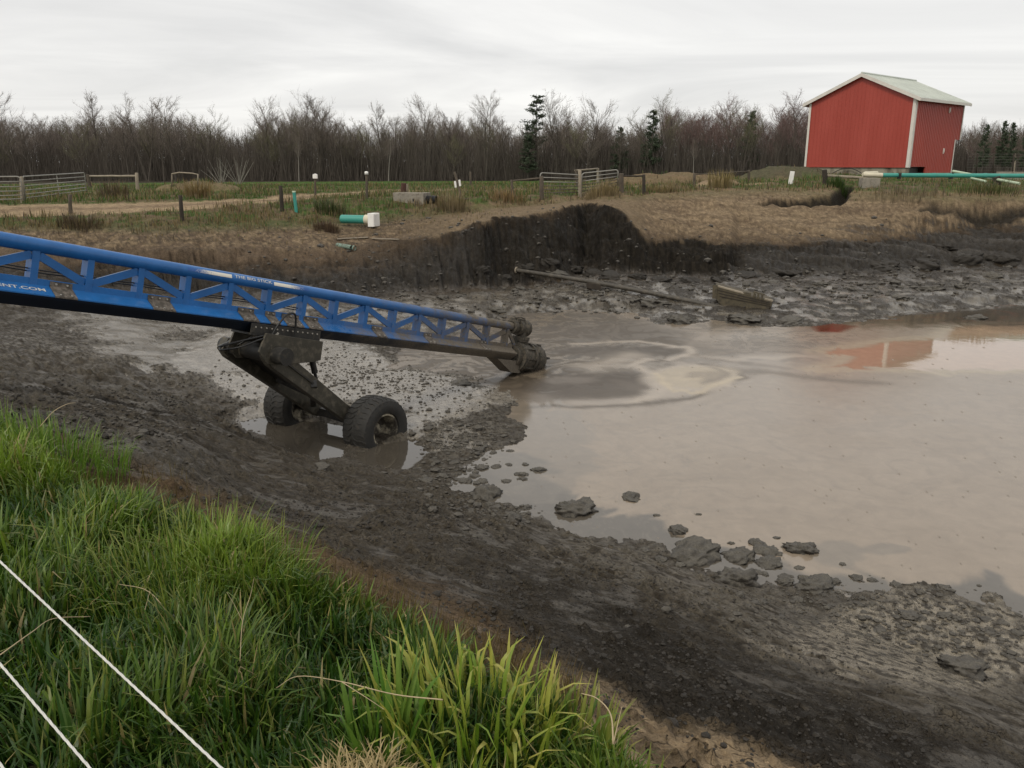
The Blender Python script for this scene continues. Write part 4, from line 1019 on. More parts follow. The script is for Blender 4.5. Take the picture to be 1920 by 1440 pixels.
post((1901, 330), (1904, 276), 4, M_WOODP, "tall pale pole behind the teal pipe at the right edge", "pole", "pole")

def rail(p0, p1, wpx, mat_, label, name="fence_rail", ref=None):
    g0, g1 = hit(*ref[0]), hit(*ref[1]); a, b = at_Y(p0[0], p0[1], g0.y), at_Y(p1[0], p1[1], g1.y); w = wpx / F * (a - Vector((0, 0, H))).length
    m = MB(); n = 6; pts = [a.lerp(b, k / n) + Vector((0, 0, random.uniform(-.012, .012))) for k in range(n + 1)]
    m.tube(pts, [w * .5 * random.uniform(.92, 1.05) for _ in pts], 8); o = m.build(name, mat_, None, True); return tag(o, label, "rail")
rail((168, 330), (256, 330), 3.2, M_WOODP, "silver grey timber rail right of the left pipe gate", ref=((169, 352), (258, 358)))
rail((961, 339), (1015, 334), 3, M_WOOD, "grey rail running to the left centre gate", ref=((962, 372), (1016, 374)))
rail((1167, 330), (1207, 330), 3, M_WOODD, "short dark rail right of the centre gates", ref=((1165, 358), (1208, 364)))
rail((1078, 320), (1121, 316), 3, M_WOODP, "pale rail behind the centre gates", ref=((1083, 350), (1121, 345)))
rail((1302, 327), (1404, 321), 2, M_WOOD, "thin rail between the two dirt heaps", ref=((1302, 350), (1405, 340)))
rail((1549, 329), (1648, 336), 5, M_WOODP, "flat pale plank lying in front of the barn foundation", "plank", ref=((1548, 346), (1640, 348)))

def gate(bl, br, tl, tr, nr, mat_, matr, label, ends=True):
    g0, g1 = hit(*bl), hit(*br); t0, t1 = at_Y(tl[0], tl[1], g0.y), at_Y(tr[0], tr[1], g1.y)
    b0, b1 = Vector((t0.x, t0.y, g0.z + .12)), Vector((t1.x, t1.y, g1.z + .12))
    o = empty("pipe_gate", g0.lerp(g1, .5), label, "gate")
    r = .032; pts = []; e_ = (t1 - t0).normalized(); rad = .16
    def cor(p, da, db):
        return [p + da * rad * (1 - math.sin(t)) + db * rad * (1 - math.cos(t)) for t in (0, .4, .8, 1.2, math.pi / 2)]
    z = Vector((0, 0, 1))
    pts = [b0] + cor(t0, -z, e_) + cor(t1, -e_, -z) + [b1]
    m = MB(); m.tube(pts, r, 10); m.build("frame", mat_, o, True)
    for k in range(nr):
        f = [.0, .20, .40, .58, .75, .9, .98][k] if nr > 5 else k / nr
        if k == 0: continue
        m = MB(); m.tube([t0.lerp(b0, f), t1.lerp(b1, f)], r * .78, 8); m.build("rail", mat_ if k < 3 else matr, o, True)
    m = MB(); c0, c1 = t0.lerp(t1, .5), b0.lerp(b1, .5); m.bar(c0, c1, .04, .012, (0, 1, 0)); m.build("brace", matr, o)
    return o
gate((-90, 386), (38, 382), (-90, 332), (38, 331), 6, M_GALV, M_GALV, "galvanised pipe gate cut off by the left edge")
gate((44, 380), (158, 364), (42, 331), (158, 324), 6, M_GALV, M_GALV, "long galvanised pipe gate left of the silver timber rail")
gate((1018, 370), (1086, 368), (1013, 324), (1086, 328), 6, M_GALV, M_GATED, "left pipe gate of the centre pair with rusty lower rails")
gate((1091, 366), (1160, 354), (1091, 325), (1159, 318), 6, M_GALV, M_GATED, "right pipe gate of the centre pair standing askew")
# bent hoop of pipe in the brush
g0, g1 = hit(322, 350), hit(371, 350); a, b = at_Y(322, 326, g0.y), at_Y(371, 327, g1.y)
m = MB(); m.tube([g0, a - Vector((0, 0, .1)), a, a.lerp(b, .3) + Vector((0, 0, .1)), a.lerp(b, .8) + Vector((0, 0, .06)), b, g1], .045, 8); tag(m.build("pipe_hoop", M_WOODP, None, True), "bent brown pipe hoop standing in the dry brush behind the track", "hoop")

# ------------------------------------------------------------------ pipes and concrete
# capped teal pipe with block
g = hit(690, 424); a, b = at_Y(658, 411, g.y), at_Y(700, 411, g.y)
o = empty("drain_pipe", g, "fat teal plastic pipe with white ribbed end block sticking out of the far bank", "pipe")
r = 7.6 / F * g.length
ax = Vector((1, -.35, 0)).normalized(); b = a + ax * (b.x - a.x) * 1.02
m = MB(); m.tube([a - ax * .5, a, a.lerp(b, .72)], r, 24); m.build("pipe_body", M_TEAL, o, True, auto=40)
m = MB(); m.lathe(a.lerp(b, .70), ax, [(0, r), (.02, r * 1.14), (.25, r * 1.18), (.27, r)], 24); m.build("collar", M_CREAM, o, True, auto=40)
m = MB(); sy = ax.cross(Vector((0, 0, 1))); c = b + ax * .12
m.box(c, ax * .15, sy * .30, Vector((0, 0, .31)))
for k in range(7): m.box(c + ax * .16 + sy * (-.26 + .087 * k), ax * .018, sy * .022, Vector((0, 0, .30)))
for k in range(5): m.box(c - sy * .31 + ax * (-.11 + .055 * k), ax * .014, sy * .02, Vector((0, 0, .30)))
m.build("end_block", M_WHITEP, o, bevel=.01)
# small drain stub
g = hit(648, 468); a, b = at_Y(641, 461, g.y + .2), at_Y(659, 464, g.y - .1)
m = MB(); m.tube([a - (b - a) * .5, a, b], .10, 18, cap=False); m.tube([b, a], .088, 18, cap=False); m.lathe(b, b - a, [(-.3, 0), (-.3, .09)], 14)
m.lathe(b + (b - a) * .25, (b - a), [(-.02, .11), (.05, .11)], 14)
tag(m.build("pipe_stub", paint("grey_teal_pvc", (.17, .25, .20), .6, .3, 5, .1, .004, (.08, .07, .05), .4), None, True, auto=40), "short open grey teal pipe stub in the dark mud bank below the capped pipe", "pipe")
# concrete box with black pipe
g0, g1 = hit(742, 380), hit(794, 384); gy = min(g0.y, g1.y)
o = empty("concrete_box", g0.lerp(g1, .5), "low grey concrete box with a black corrugated pipe sticking out its end", "concrete box")
t0, t1 = at_Y(738, 364, gy + .6), at_Y(794, 362, gy)
ax = Vector((t1.x - t0.x, -.5, 0)).normalized(); sy = Vector((-ax.y, ax.x, 0)); ln = (t1 - t0).length
zb = g1.z - .3; zt = t1.z
cc = Vector((t1.x, t1.y, (zb + zt) / 2)) - ax * ln / 2 + sy * .5; hh = (zt - zb) / 2
m = MB(); 
for s_ in (-1, 1): m.box(cc + sy * .44 * s_, ax * ln / 2, sy * .07, UP * hh)
for s_ in (-1, 1): m.box(cc + ax * (ln / 2 - .07) * s_, ax * .07, sy * .37, UP * (hh - .003))
m.box(cc - UP * .1, ax * (ln / 2 - .14), sy * .37, UP * .1)
m.build("box_walls", M_CONCP, o, bevel=.02)
m = MB(); m.box(cc - sy * .512 + ax * ln * .17 + UP * hh * .2, ax * .04, sy * .02, UP * .07); m.build("lifting_slot", M_DSTEEL, o)
pc_ = cc + ax * (ln / 2 - .05); m = MB(); pr = [(0, .0), (0, .24)]
for k in range(7): pr += [(.05 + .07 * k, .25), (.075 + .07 * k, .22)]
pr += [(.56, .24), (.56, .2), (.3, .18), (.3, 0)]
m.lathe(pc_ + UP * hh * .15, ax, pr, 24); m.build("corrugated_pipe", M_BLACKP, o, True, auto=50)
# long teal pipe in front of the barn
def pipe_run(p0, p1, Y0, Y1, rpx, mat_, label, joint=None):
    a, b = at_Y(p0[0], p0[1], Y0), at_Y(p1[0], p1[1], Y1); r = rpx / F * (Y0 + Y1) / 2
    o = empty("long_pipe", Vector((a.x, a.y, a.z)), label, "pipe"); m = MB(); m.tube([a, a.lerp(b, .33), a.lerp(b, .66), b], r, 20); m.build("pipe_body", mat_, o, True, auto=40)
    n = int((b - a).length / 3)
    for k in range(1, n): m = MB(); c = a.lerp(b, k / n); m.lathe(c, b - a, [(-.12, r), (-.12, r * 1.10), (.12, r * 1.12), (.12, r)], 20); m.build("coupling", mat_, o, True, auto=40)
    return o, a, b, r
PYd = 53.0
o, a, b, r = pipe_run((1655, 328.5), (2140, 330.5), PYd, PYd - 1.2, 3.9, M_TEAL, "long straight teal plastic pipe raised on stumps in front of the barn")
d = (b - a).normalized()
m = MB(); m.tube([a - d * .02, a - d * 1.2 + UP * .03], r * 1.06, 20); m.tube([a - d * 1.18 + UP * .05, a - d * .9 + Vector((0, .35, .12)), a + d * .1 + Vector((.0, 1.1, .13))], r * .8, 18); m.build("cream_elbow", M_CREAM, o, True, auto=40)
for px in (1686, 1783): 
    c = at_Y(px, 330, PYd - .2); m = MB(); m.box(c, d * .035, Vector((0, .22, 0)), UP * .18); m.build("strap", M_DSTEEL, o)
pipe_run((1787, 321), (1912, 344.5), 56, 50.5, 2.4, M_TEALP, "upper pale green pipe slanting down behind the teal pipe")
pipe_run((1788, 327), (1848, 340), 54.5, 51, 2.0, M_TEALP, "lower pale green pipe slanting out below the teal pipe")
# concrete wall at the right edge, blocks below the plank
a, b = at_Y(1868, 338, 58), at_Y(2150, 345, 52)
m = MB(); a.z = ground(a.x, a.y) - .2; b.z = ground(b.x, b.y) - .2; zt = at_Y(1905, 322, 57).z
m.prism([a, b, Vector((b.x, b.y, zt)), Vector((a.x, a.y, zt))], (.05, .25, 0)); tag(m.build("concrete_wall", M_CONCP), "low grey concrete wall behind the pipes at the right edge", "wall")
g = hit(1630, 350); m = MB(); t = at_Y(1630, 337, g.y); m.box((g + t) / 2, Vector((.55, 0, 0)), Vector((0, .3, 0)), UP * ((t.z - g.z) / 2 + .1)); tag(m.build("concrete_block", M_CONCP, None, False, .02), "small concrete block under the right end of the plank", "block")
# wire fence far right
o = empty("wire_fence", at_Y(1850, 322, 74), "dark wire mesh fence right of the barn before the trees", "fence")
fx = [(1812, 322), (1832, 322), (1863, 321), (1900, 320), (1950, 320), (2020, 320)]; tops = []
for px, py in fx:
    a = at_Y(px, py, 74); a.z = ground(a.x, a.y); t = at_Y(px + 1, 288, 74); m = MB(); m.tube([a, t], .06, 8); m.build("fence_stake", M_WOODD, o, True); tops.append((a, t))
for k in range(9):
    m = MB(); f = .08 + .9 * k / 8; m.tube([a.lerp(t, f) for a, t in tops], .012, 5); m.build("strand", M_WIRE, o)

# ------------------------------------------------------------------ things lying in the mud
a = hit(970, 511) + Vector((0, 0, .1)); b = at_z(1360, 579, .16); mid_ = hit(1150, 548); mid_ = at_Y(1150, 545.5, (a.y + b.y) / 2)
M_MUDP = paint("muddy_pipe", (.050, .043, .033), .55, .35, 2, .4, .01, (.11, .095, .075), .3)
o = empty("suction_pipe", (a + b) / 2, "long mud coated pipe lying across the far mud flat towards the wooden float", "pipe")
q = [a.lerp(b, k / 10) for k in range(11)]
for k, p in enumerate(q): p.z = max(p.z, .03) + (.10 * math.sin(math.pi * k / 10) if k < 10 else 0)
m = MB(); m.tube(q, .095, 16); m.build("pipe_body", M_MUDP, o, True, auto=50)
m = MB(); m.lathe(q[0], q[1] - q[0], [(-.06, .10), (-.06, .16), (.0, .16), (.0, .10)], 18); m.build("flange", M_WOODP, o, True, auto=40)
m = MB(); m.box(q[4] - UP * .17, (q[5] - q[4]).normalized() * .35, Vector((0, .12, 0)), UP * .14); m.build("support_block", M_WOODD, o, bevel=.03)
# wooden float
fa, fb = at_z(1338, 583, .0), at_z(1444, 588, .0)
dx = (Vector((fb.x - fa.x, fb.y - fa.y, 0))).normalized(); dy = Vector((-dx.y, dx.x, 0)); FLn = (fb - fa).length
o = empty("wooden_float", fa.lerp(fb, .5), "tilted weathered wooden float box stranded on the far mud flat", "float")
sc_ = F / (fa.y * CP + 5.85 * SP)
def FP(t, d_, z): return fa + dx * FLn * t + dy * d_ + UP * z
M_FWOOD = paint("float_wood", (.085, .070, .044), .85, .4, 3, .5, .02, (.05, .042, .03), .4)
yl = lambda px, py: at_Y(px, py, fa.y).z
prof_ = [(0.0, yl(1337, 537)), (0.0, yl(1337, 553)), (.08, yl(1345, 568)), (.35, yl(1372, 582)), (.97, yl(1440, 585)), (.97, yl(1440, 573)), (1.02, yl(1445, 570)), (1.02, yl(1445, 561))]
hull = [FP(t, 0, z) for t, z in prof_]
m = MB(); m.prism(hull, dy * 1.15); m.build("hull", M_FWOOD, o, bevel=.015)
zt0, zt1 = yl(1337, 537), yl(1445, 561)
def zt_(t): return zt0 + (zt1 - zt0) * t / 1.02
for k in range(1, 4):
    m = MB(); f = k / 4
    m.bar(FP(.03 + .02 * k, -.012, zt_(.03) - .50 * f), FP(.99, -.012, zt_(.99) - .26 * f), .02, .025, UP); m.build("plank_seam", M_WOODD, o)
m = MB(); m.bar(FP(.05, .1, zt_(.05) + .03), FP(.52, .1, zt_(.52) + .02), .22, .06, UP); m.build("top_board", M_WOODP, o, bevel=.01)
m = MB(); m.bar(FP(.5, .05, zt_(.5) + .02), FP(.64, .05, zt_(.64) + .06), .12, .12, UP); m.bar(FP(.68, .05, zt_(.68) + .02), FP(.72, .05, zt_(.72) + .02), .12, .2, UP)
for k in range(3): m.box(FP(.70 + .07 * k, .06, zt_(.70 + .07 * k) + .08), dx * .035, dy * .10, UP * .11)
m.bar(FP(.68, .06, zt_(.68) + .19), FP(.88, .06, zt_(.88) + .19), .14, .05, UP); m.build("grating", M_FWOOD, o, bevel=.008)
m = MB(); m.bar(FP(.88, .1, zt_(.88) + .02), FP(1.03, .1, zt_(1.03) + .03), .2, .05, UP); m.build("top_board", M_WOODP, o)
m = MB(); m.box(FP(.0, -.02, yl(1337, 547)), dx * .09, dy * .02, UP * .28); m.build("end_post", M_FWOOD, o)
# loose boards on the left bank
for (p0, p1, w, lb) in (((632, 450), (690, 447), .16, "orange brown board lying on the dark bank below the capped teal pipe"), ((698, 449), (748, 451), .13, "dark split board lying beside the orange brown board")):
    a, b = hit(*p0) + UP * .05, hit(*p1) + UP * .05; m = MB(); m.bar(a, b, w, .04); tag(m.build("board", M_WOODP if "orange" in lb else M_WOOD, None, False, .005), lb, "board")

# ------------------------------------------------------------------ rope fence by the camera
for p0, D0, p1, D1, lb in (((0, 1040), 1.78, (430, 1440), 1.28, "upper white rope strand of the fence in front of the grass"), ((0, 1232), 1.52, (180, 1440), 1.30, "middle white rope strand of the fence in front of the grass"), ((0, 1420), 1.40, (15, 1440), 1.38, "lowest white rope strand in the bottom left corner")):
    a, b = at_D(*p0, D0), at_D(*p1, D1)
    if "lowest" in lb: d = (at_D(180, 1440, 1.3) - at_D(0, 1232, 1.52)).normalized(); b = a + d * .1
    d = (b - a); s0_ = a - d.normalized() * 3.5; e0_ = b + d.normalized() * 1.6; L = (e0_ - s0_).length; n = int(L / .006)
    dn = d.normalized(); xx = dn.orthogonal().normalized(); yy = dn.cross(xx); m = MB()
    for st in range(3):
        m.tube([s0_ + dn * L * k / n + (xx * math.cos(k * .55 + st * 2.094) + yy * math.sin(k * .55 + st * 2.094)) * .0011 - UP * (.02 * math.sin(math.pi * k / n)) for k in range(n + 1)], .00135, 5)
    tag(m.build("fence_rope", M_ROPE, None, True), lb, "rope")
# ------------------------------------------------------------------ mud clods
def clod_mesh(seed, sub=3):
    bm = bmesh.new(); bmesh.ops.create_icosphere(bm, subdivisions=sub, radius=1)
    co = np.array([v.co[:] for v in bm.verts]); s = seed * 7.7
    f = 1 + .42 * fbm(co[:, 0] * 1.1 + s, co[:, 1] * 1.1 + co[:, 2] * .9 + s, 4, seed) + .34 * fbm(co[:, 0] * 2.6 + s + co[:, 1], co[:, 2] * 2.6 + co[:, 1] * 2, 4, seed + 9, .6) - .16 * np.abs(fbm(co[:, 1] * 5 + s + co[:, 2] * 3, co[:, 2] * 5 + co[:, 0] * 6, 3, seed))
    f = np.maximum(f, .4); z = np.where(co[:, 2] > .35, .35 + (co[:, 2] - .35) * .5, co[:, 2])
    co = np.stack([co[:, 0] * f, co[:, 1] * f, z * f * .75], -1)
    for v, c in zip(bm.verts, co): v.co = c
    me = bpy.data.meshes.new("mud_clod"); bm.to_mesh(me); bm.free()
    me.polygons.foreach_set("use_smooth", [True] * len(me.polygons)); return me
def clod_mat():
    n = NT("clod_mud"); p = n.obj(); w = n.pos()
    a = n.noise(w, 9, 7, .65); b = n.noise(w, 45, 4, .6)
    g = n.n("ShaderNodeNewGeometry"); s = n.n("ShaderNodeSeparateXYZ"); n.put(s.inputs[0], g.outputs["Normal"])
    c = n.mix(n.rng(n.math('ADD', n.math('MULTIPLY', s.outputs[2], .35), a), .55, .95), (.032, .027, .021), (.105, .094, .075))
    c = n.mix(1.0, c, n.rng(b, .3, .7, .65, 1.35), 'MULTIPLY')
    return n.out(c, n.rng(a, .35, .65, .45, .85), n.bump(n.math('ADD', a, n.math('MULTIPLY', b, .4)), .9, .05))
M_CLOD = clod_mat()
CLM = [clod_mesh(i + 1, 4) for i in range(9)]
for me in CLM: me.materials.append(M_CLOD)
# (px, py of the waterline, width px, height factor, label)
big = [(910, 935, 62, 1.0, "angular dark clod at the near shore, leftmost of the large ones"), (1078, 965, 82, .9, "largest lone clod standing in shallow water off the near shore"), (1183, 938, 38, .7, "small lone clod out in the slurry right of the largest one"), (1272, 1000, 40, .9, "knobbly clod with a small flat lump at its left"), (1302, 1052, 100, .75, "broad clod at the left end of the shore heap"), (1384, 1052, 62, .8, "rounded clod just right of the broad one"), (1382, 1098, 84, .95, "tilted two-tone clod in front of the shore heap"), (1440, 1042, 46, .7, "small clod at the back of the shore heap"), (1505, 1037, 64, .7, "flat topped clod at the right end of the shore heap"), (1440, 1064, 52, .6, "low elongated clod in the middle of the shore heap"), (1470, 1096, 40, .9, "leaning narrow clod in the puddle of the shore heap"), (1530, 1108, 74, .7, "ragged clod at the front right of the shore heap"), (1800, 1262, 84, .75, "large crusty clod on the wet flat at lower right"), (1420, 1022, 30, .8, "peaked clod behind the shore heap"), (1606, 1088, 26, .8, "little clod right of the shore heap at the waterline"), (1705, 1160, 44, .5, "flat grey clod on the wet flat"), (1770, 1108, 30, .8, "dark clod at the waterline far right of the heap"), (1830, 598, 42, .5, "dark clod in the bright open water near the far shore"), (1275, 606, 60, .8, "lump at the far shore left of the wooden float"), (1400, 603, 75, .55, "dark low lump in front of the wooden float"), (1480, 606, 50, .6, "dark lump right of the wooden float"), (1225, 572, 66, .6, "mud heap against the long muddy pipe"), (862, 722, 36, .5, "lone clod on the pale wet flat behind the boom"), (600, 880, 38, .45, "dark flat clod on the slope below the wheels"), (1010, 884, 28, .6, "small clod nearest the clear water left of the whirl"), (978, 892, 24, .7, "tiny clod beside the near shore lumps"), (940, 582, 60, .35, "dark slab of mud behind the pump head"), (1040, 512, 55, .4, "dark ridge lump above the muddy pipe's left end")]
M_EARTHD = paint("black_earth", (.028, .023, .017), .75, .45, 3.0, .8, .05)  # darker earth for the far lumps and the slope crumbs
def put_clod(px, py, w, hf, label, group, i, z=None, mt=None):
    g = hit(px, py) if z is None else at_z(px, py, z)
    if g.z < 0: g = at_z(px, py, 0)
    D = g.y * CP + (H - g.z) * SP; r = w / F * D / 2 * (1.12 if group is None else 1.0)
    o = bpy.data.objects.new("mud_clod", CLM[i % 9]); COL.objects.link(o)
    if mt: o.material_slots[0].link = 'OBJECT'; o.material_slots[0].material = mt
    g = g + Vector((ray(px, py).x, ray(px, py).y, 0)).normalized() * r * .55
    o.location = (g.x, g.y, g.z - r * hf * .12); o.scale = (r * .95, r * random.uniform(.75, .95), r * hf * .95); o.rotation_euler = (random.uniform(-.15, .15), random.uniform(-.15, .15), random.uniform(0, 6.28))
    return tag(o, label, "mud clod", group)
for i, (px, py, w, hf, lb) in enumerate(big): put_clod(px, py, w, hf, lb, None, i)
small = [(905, 880, 30), (930, 878, 22), (950, 905, 20), (890, 895, 26), (870, 905, 34), (985, 955, 26), (960, 972, 36), (1232, 968, 16), (1310, 966, 12), (1210, 1035, 22), (1240, 1052, 24), (1275, 1062, 22), (1340, 1026, 20), (1370, 1020, 14), (1395, 1082, 22), (1420, 1076, 24), (1455, 1010, 16), (1475, 1028, 18), (1580, 1060, 14), (1635, 1090, 20), (1680, 1100, 26), (1725, 1112, 22), (1745, 1106, 14), (1690, 1180, 20), (1735, 1150, 18), (1770, 1156, 30), (1790, 1160, 18), (1822, 1140, 20), (1850, 1165, 24), (1880, 1170, 22), (1905, 1190, 26), (1650, 1185, 26), (1700, 1215, 16), (1795, 1205, 16), (1760, 1215, 14), (1385, 1118, 22), (1415, 1132, 18), (1430, 1130, 16), (1545, 1085, 22), (1565, 1094, 26), (1500, 1068, 20), (1510, 1090, 30), (1620, 1150, 14), (1560, 1140, 12), (1500, 1150, 14), (1915, 1242, 26), (1910, 1155, 14), (800, 905, 28), (830, 895, 24), (780, 880, 18), (850, 870, 22), (500, 868, 14), (390, 900, 12), (720, 888, 16), (905, 905, 26), (1625, 598, 16), (1560, 590, 14), (1690, 560, 40), (1740, 545, 50), (1800, 540, 36), (1860, 520, 46), (1600, 545, 30), (1540, 535, 34), (1480, 545, 26), (1450, 530, 30), (1290, 545, 26), (1160, 520, 24), (1080, 545, 18), (1110, 560, 20), (1040, 565, 22), (760, 555, 30), (720, 575, 24), (830, 560, 34), (660, 590, 20), (560, 705, 16), (520, 680, 14), (470, 690, 18), (700, 700, 16), (790, 716, 14), (830, 740, 12), (640, 720, 14), (880, 748, 14)]
rs_ = random.Random(5)
for _ in range(34):
    t_ = rs_.random(); small.append((1400 + 520 * t_, 1085 + 130 * t_ + rs_.gauss(0, 28), rs_.choice((12, 14, 18, 24))))
for _ in range(16): small.append((rs_.uniform(780, 990), rs_.uniform(800, 960), rs_.choice((12, 16, 22))))
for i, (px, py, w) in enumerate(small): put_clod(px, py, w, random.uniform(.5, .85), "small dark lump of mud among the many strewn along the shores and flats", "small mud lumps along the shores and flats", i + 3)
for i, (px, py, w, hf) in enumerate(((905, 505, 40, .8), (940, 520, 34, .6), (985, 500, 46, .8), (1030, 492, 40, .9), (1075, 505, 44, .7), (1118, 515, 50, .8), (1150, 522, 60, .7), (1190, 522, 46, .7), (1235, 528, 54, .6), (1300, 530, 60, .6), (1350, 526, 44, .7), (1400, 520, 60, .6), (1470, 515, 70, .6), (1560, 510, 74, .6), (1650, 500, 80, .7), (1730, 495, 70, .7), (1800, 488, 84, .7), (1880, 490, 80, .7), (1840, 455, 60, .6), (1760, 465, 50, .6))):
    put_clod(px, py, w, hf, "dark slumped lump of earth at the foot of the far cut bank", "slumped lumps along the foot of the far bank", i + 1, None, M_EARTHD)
# crumbs nobody could count
def crumbs(spots, name, label, mt):
    base_ = []
    for k in range(5):
        bm = bmesh.new(); bmesh.ops.create_icosphere(bm, subdivisions=1, radius=1)
        co = np.array([v.co[:] for v in bm.verts]); fc = np.array([[v.index for v in f.verts] for f in bm.faces]); bm.free()
        base_.append((co * (1 + .5 * perlin(co[:, 0] * 1.7 + k * 5, co[:, 1] * 1.7 + co[:, 2] * 1.3, k))[:, None] * [1, .85, .6], fc))
    V = []; T = []; nv = 0; cnt = 0
    spots = spots or [(740, 715, 170, 45, 1100, .026), (560, 690, 120, 50, 600, .026), (860, 840, 70, 60, 500, .032), (960, 930, 120, 45, 420, .03), (1560, 1120, 220, 60, 420, .02), (1780, 1180, 160, 60, 300, .02), (1150, 560, 260, 30, 420, .07), (1620, 545, 260, 25, 420, .08), (760, 580, 230, 35, 420, .06), (300, 790, 260, 50, 350, .02)]
    for cx, cy, sx, sy, n, sz in spots:
        for _ in range(n):
            px, py = random.gauss(cx, sx * .6), random.gauss(cy, sy * .6)
            p = at_z(px, py, .03 if py < 1250 and not (cx == 300) else .6)
            if py > 880 or cx in (250, 300, 700, 400, 1350): p = hit(px, py) if py < 1600 else p
            z = ground(p.x, p.y)
            if z < -.12: continue
            c, f = base_[cnt % 5]; cnt += 1; s = sz * math.exp(random.gauss(0, .45)); a = random.uniform(0, 6.28)
            r_ = np.array([[math.cos(a), -math.sin(a), 0], [math.sin(a), math.cos(a), 0], [0, 0, 1]])
            V.append(c @ r_.T * s + [p.x, p.y, max(z, -.01) + s * .1]); T.append(f + nv); nv += len(c)
    o = np_mesh(name, np.concatenate(V), tris=np.concatenate(T), mat=mt, smooth=False)
    tag(o, label, "mud crumbs", None, "stuff")
crumbs(None, "mud_crumbs", "countless small crumbs of dark mud scattered over the wet flats", M_CLOD)
crumbs([(700, 950, 260, 50, 1300, .011), (1050, 1090, 260, 90, 1700, .010), (1400, 1230, 300, 110, 1300, .009), (1700, 1370, 260, 70, 700, .008), (250, 760, 240, 50, 900, .018)], "slope_crumbs", "loose black crumbs of earth strewn down the near mud slope", M_EARTHD)

# ------------------------------------------------------------------ grass
def grass_mat(name, rough=.5, trans=.25):
    n = NT(name); col = n.attr("col"); n.out(n.mix(1.0, col, n.rng(n.noise(n.pos(), 30, 2), .3, .7, .85, 1.15), 'MULTIPLY'), rough, Specular_IOR_Level=.35)
    t = n.n("ShaderNodeBsdfTranslucent"); n.put(t.inputs[0], n.mix(1.0, col, (1.1, 1.25, .5), 'MULTIPLY')); mx = n.n("ShaderNodeMixShader"); mx.inputs[0].default_value = trans
    n.put(mx.inputs[1], n.b.outputs[0]); n.put(mx.inputs[2], t.outputs[0]); o = [x for x in n.t.nodes if x.type == 'OUTPUT_MATERIAL'][0]; n.put(o.inputs[0], mx.outputs[0]); return n.m
M_GRASS = grass_mat("grass_blades", .40, .28)
def blades(name, x, y, z, h, w, lean, ang, fold, cb, ct, mat_, nseg=4, curl=1.0):
    """ribbons that rise, lean to ang and droop; cb/ct root and tip colours"""
    N = len(x); t = np.linspace(0, 1, nseg + 1)
    # angle from vertical grows along the blade
    th = lean[:, None] * (.25 + 1.0 * t[None] ** 1.4 * curl) + fold[:, None] * sstep(.55, .75, t)[None]
    dl = h[:, None] / nseg
    hx = np.concatenate([np.zeros((N, 1)), np.cumsum(np.sin(th[:, :-1]) * dl, 1)], 1); hz = np.concatenate([np.zeros((N, 1)), np.cumsum(np.cos(th[:, :-1]) * dl, 1)], 1)
    cx = x[:, None] + hx * np.cos(ang)[:, None]; cy = y[:, None] + hx * np.sin(ang)[:, None]; cz = z[:, None] + hz
    tw = ang + np.pi / 2 + rng.uniform(-.7, .7, N); wd = w[:, None] * np.interp(t, [0, .25, .7, 1], [.6, 1, .8, .06])[None] / 2
    ox = np.cos(tw)[:, None] * wd; oy = np.sin(tw)[:, None] * wd
    V = np.stack([np.stack([cx - ox, cy - oy, cz], -1), np.stack([cx + ox, cy + oy, cz], -1)], 2).reshape(N, -1, 3)
    k = np.arange(nseg); q = np.stack([2 * k, 2 * k + 1, 2 * k + 3, 2 * k + 2], -1)
    Qd = (np.arange(N)[:, None, None] * (2 * (nseg + 1)) + q[None]).reshape(-1, 4)
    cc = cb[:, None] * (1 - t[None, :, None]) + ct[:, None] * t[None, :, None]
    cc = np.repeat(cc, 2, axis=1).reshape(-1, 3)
    return np_mesh(name, V.reshape(-1, 3), quads=Qd, mat=mat_, attrs={"col": np.clip(cc, 0, 1)})
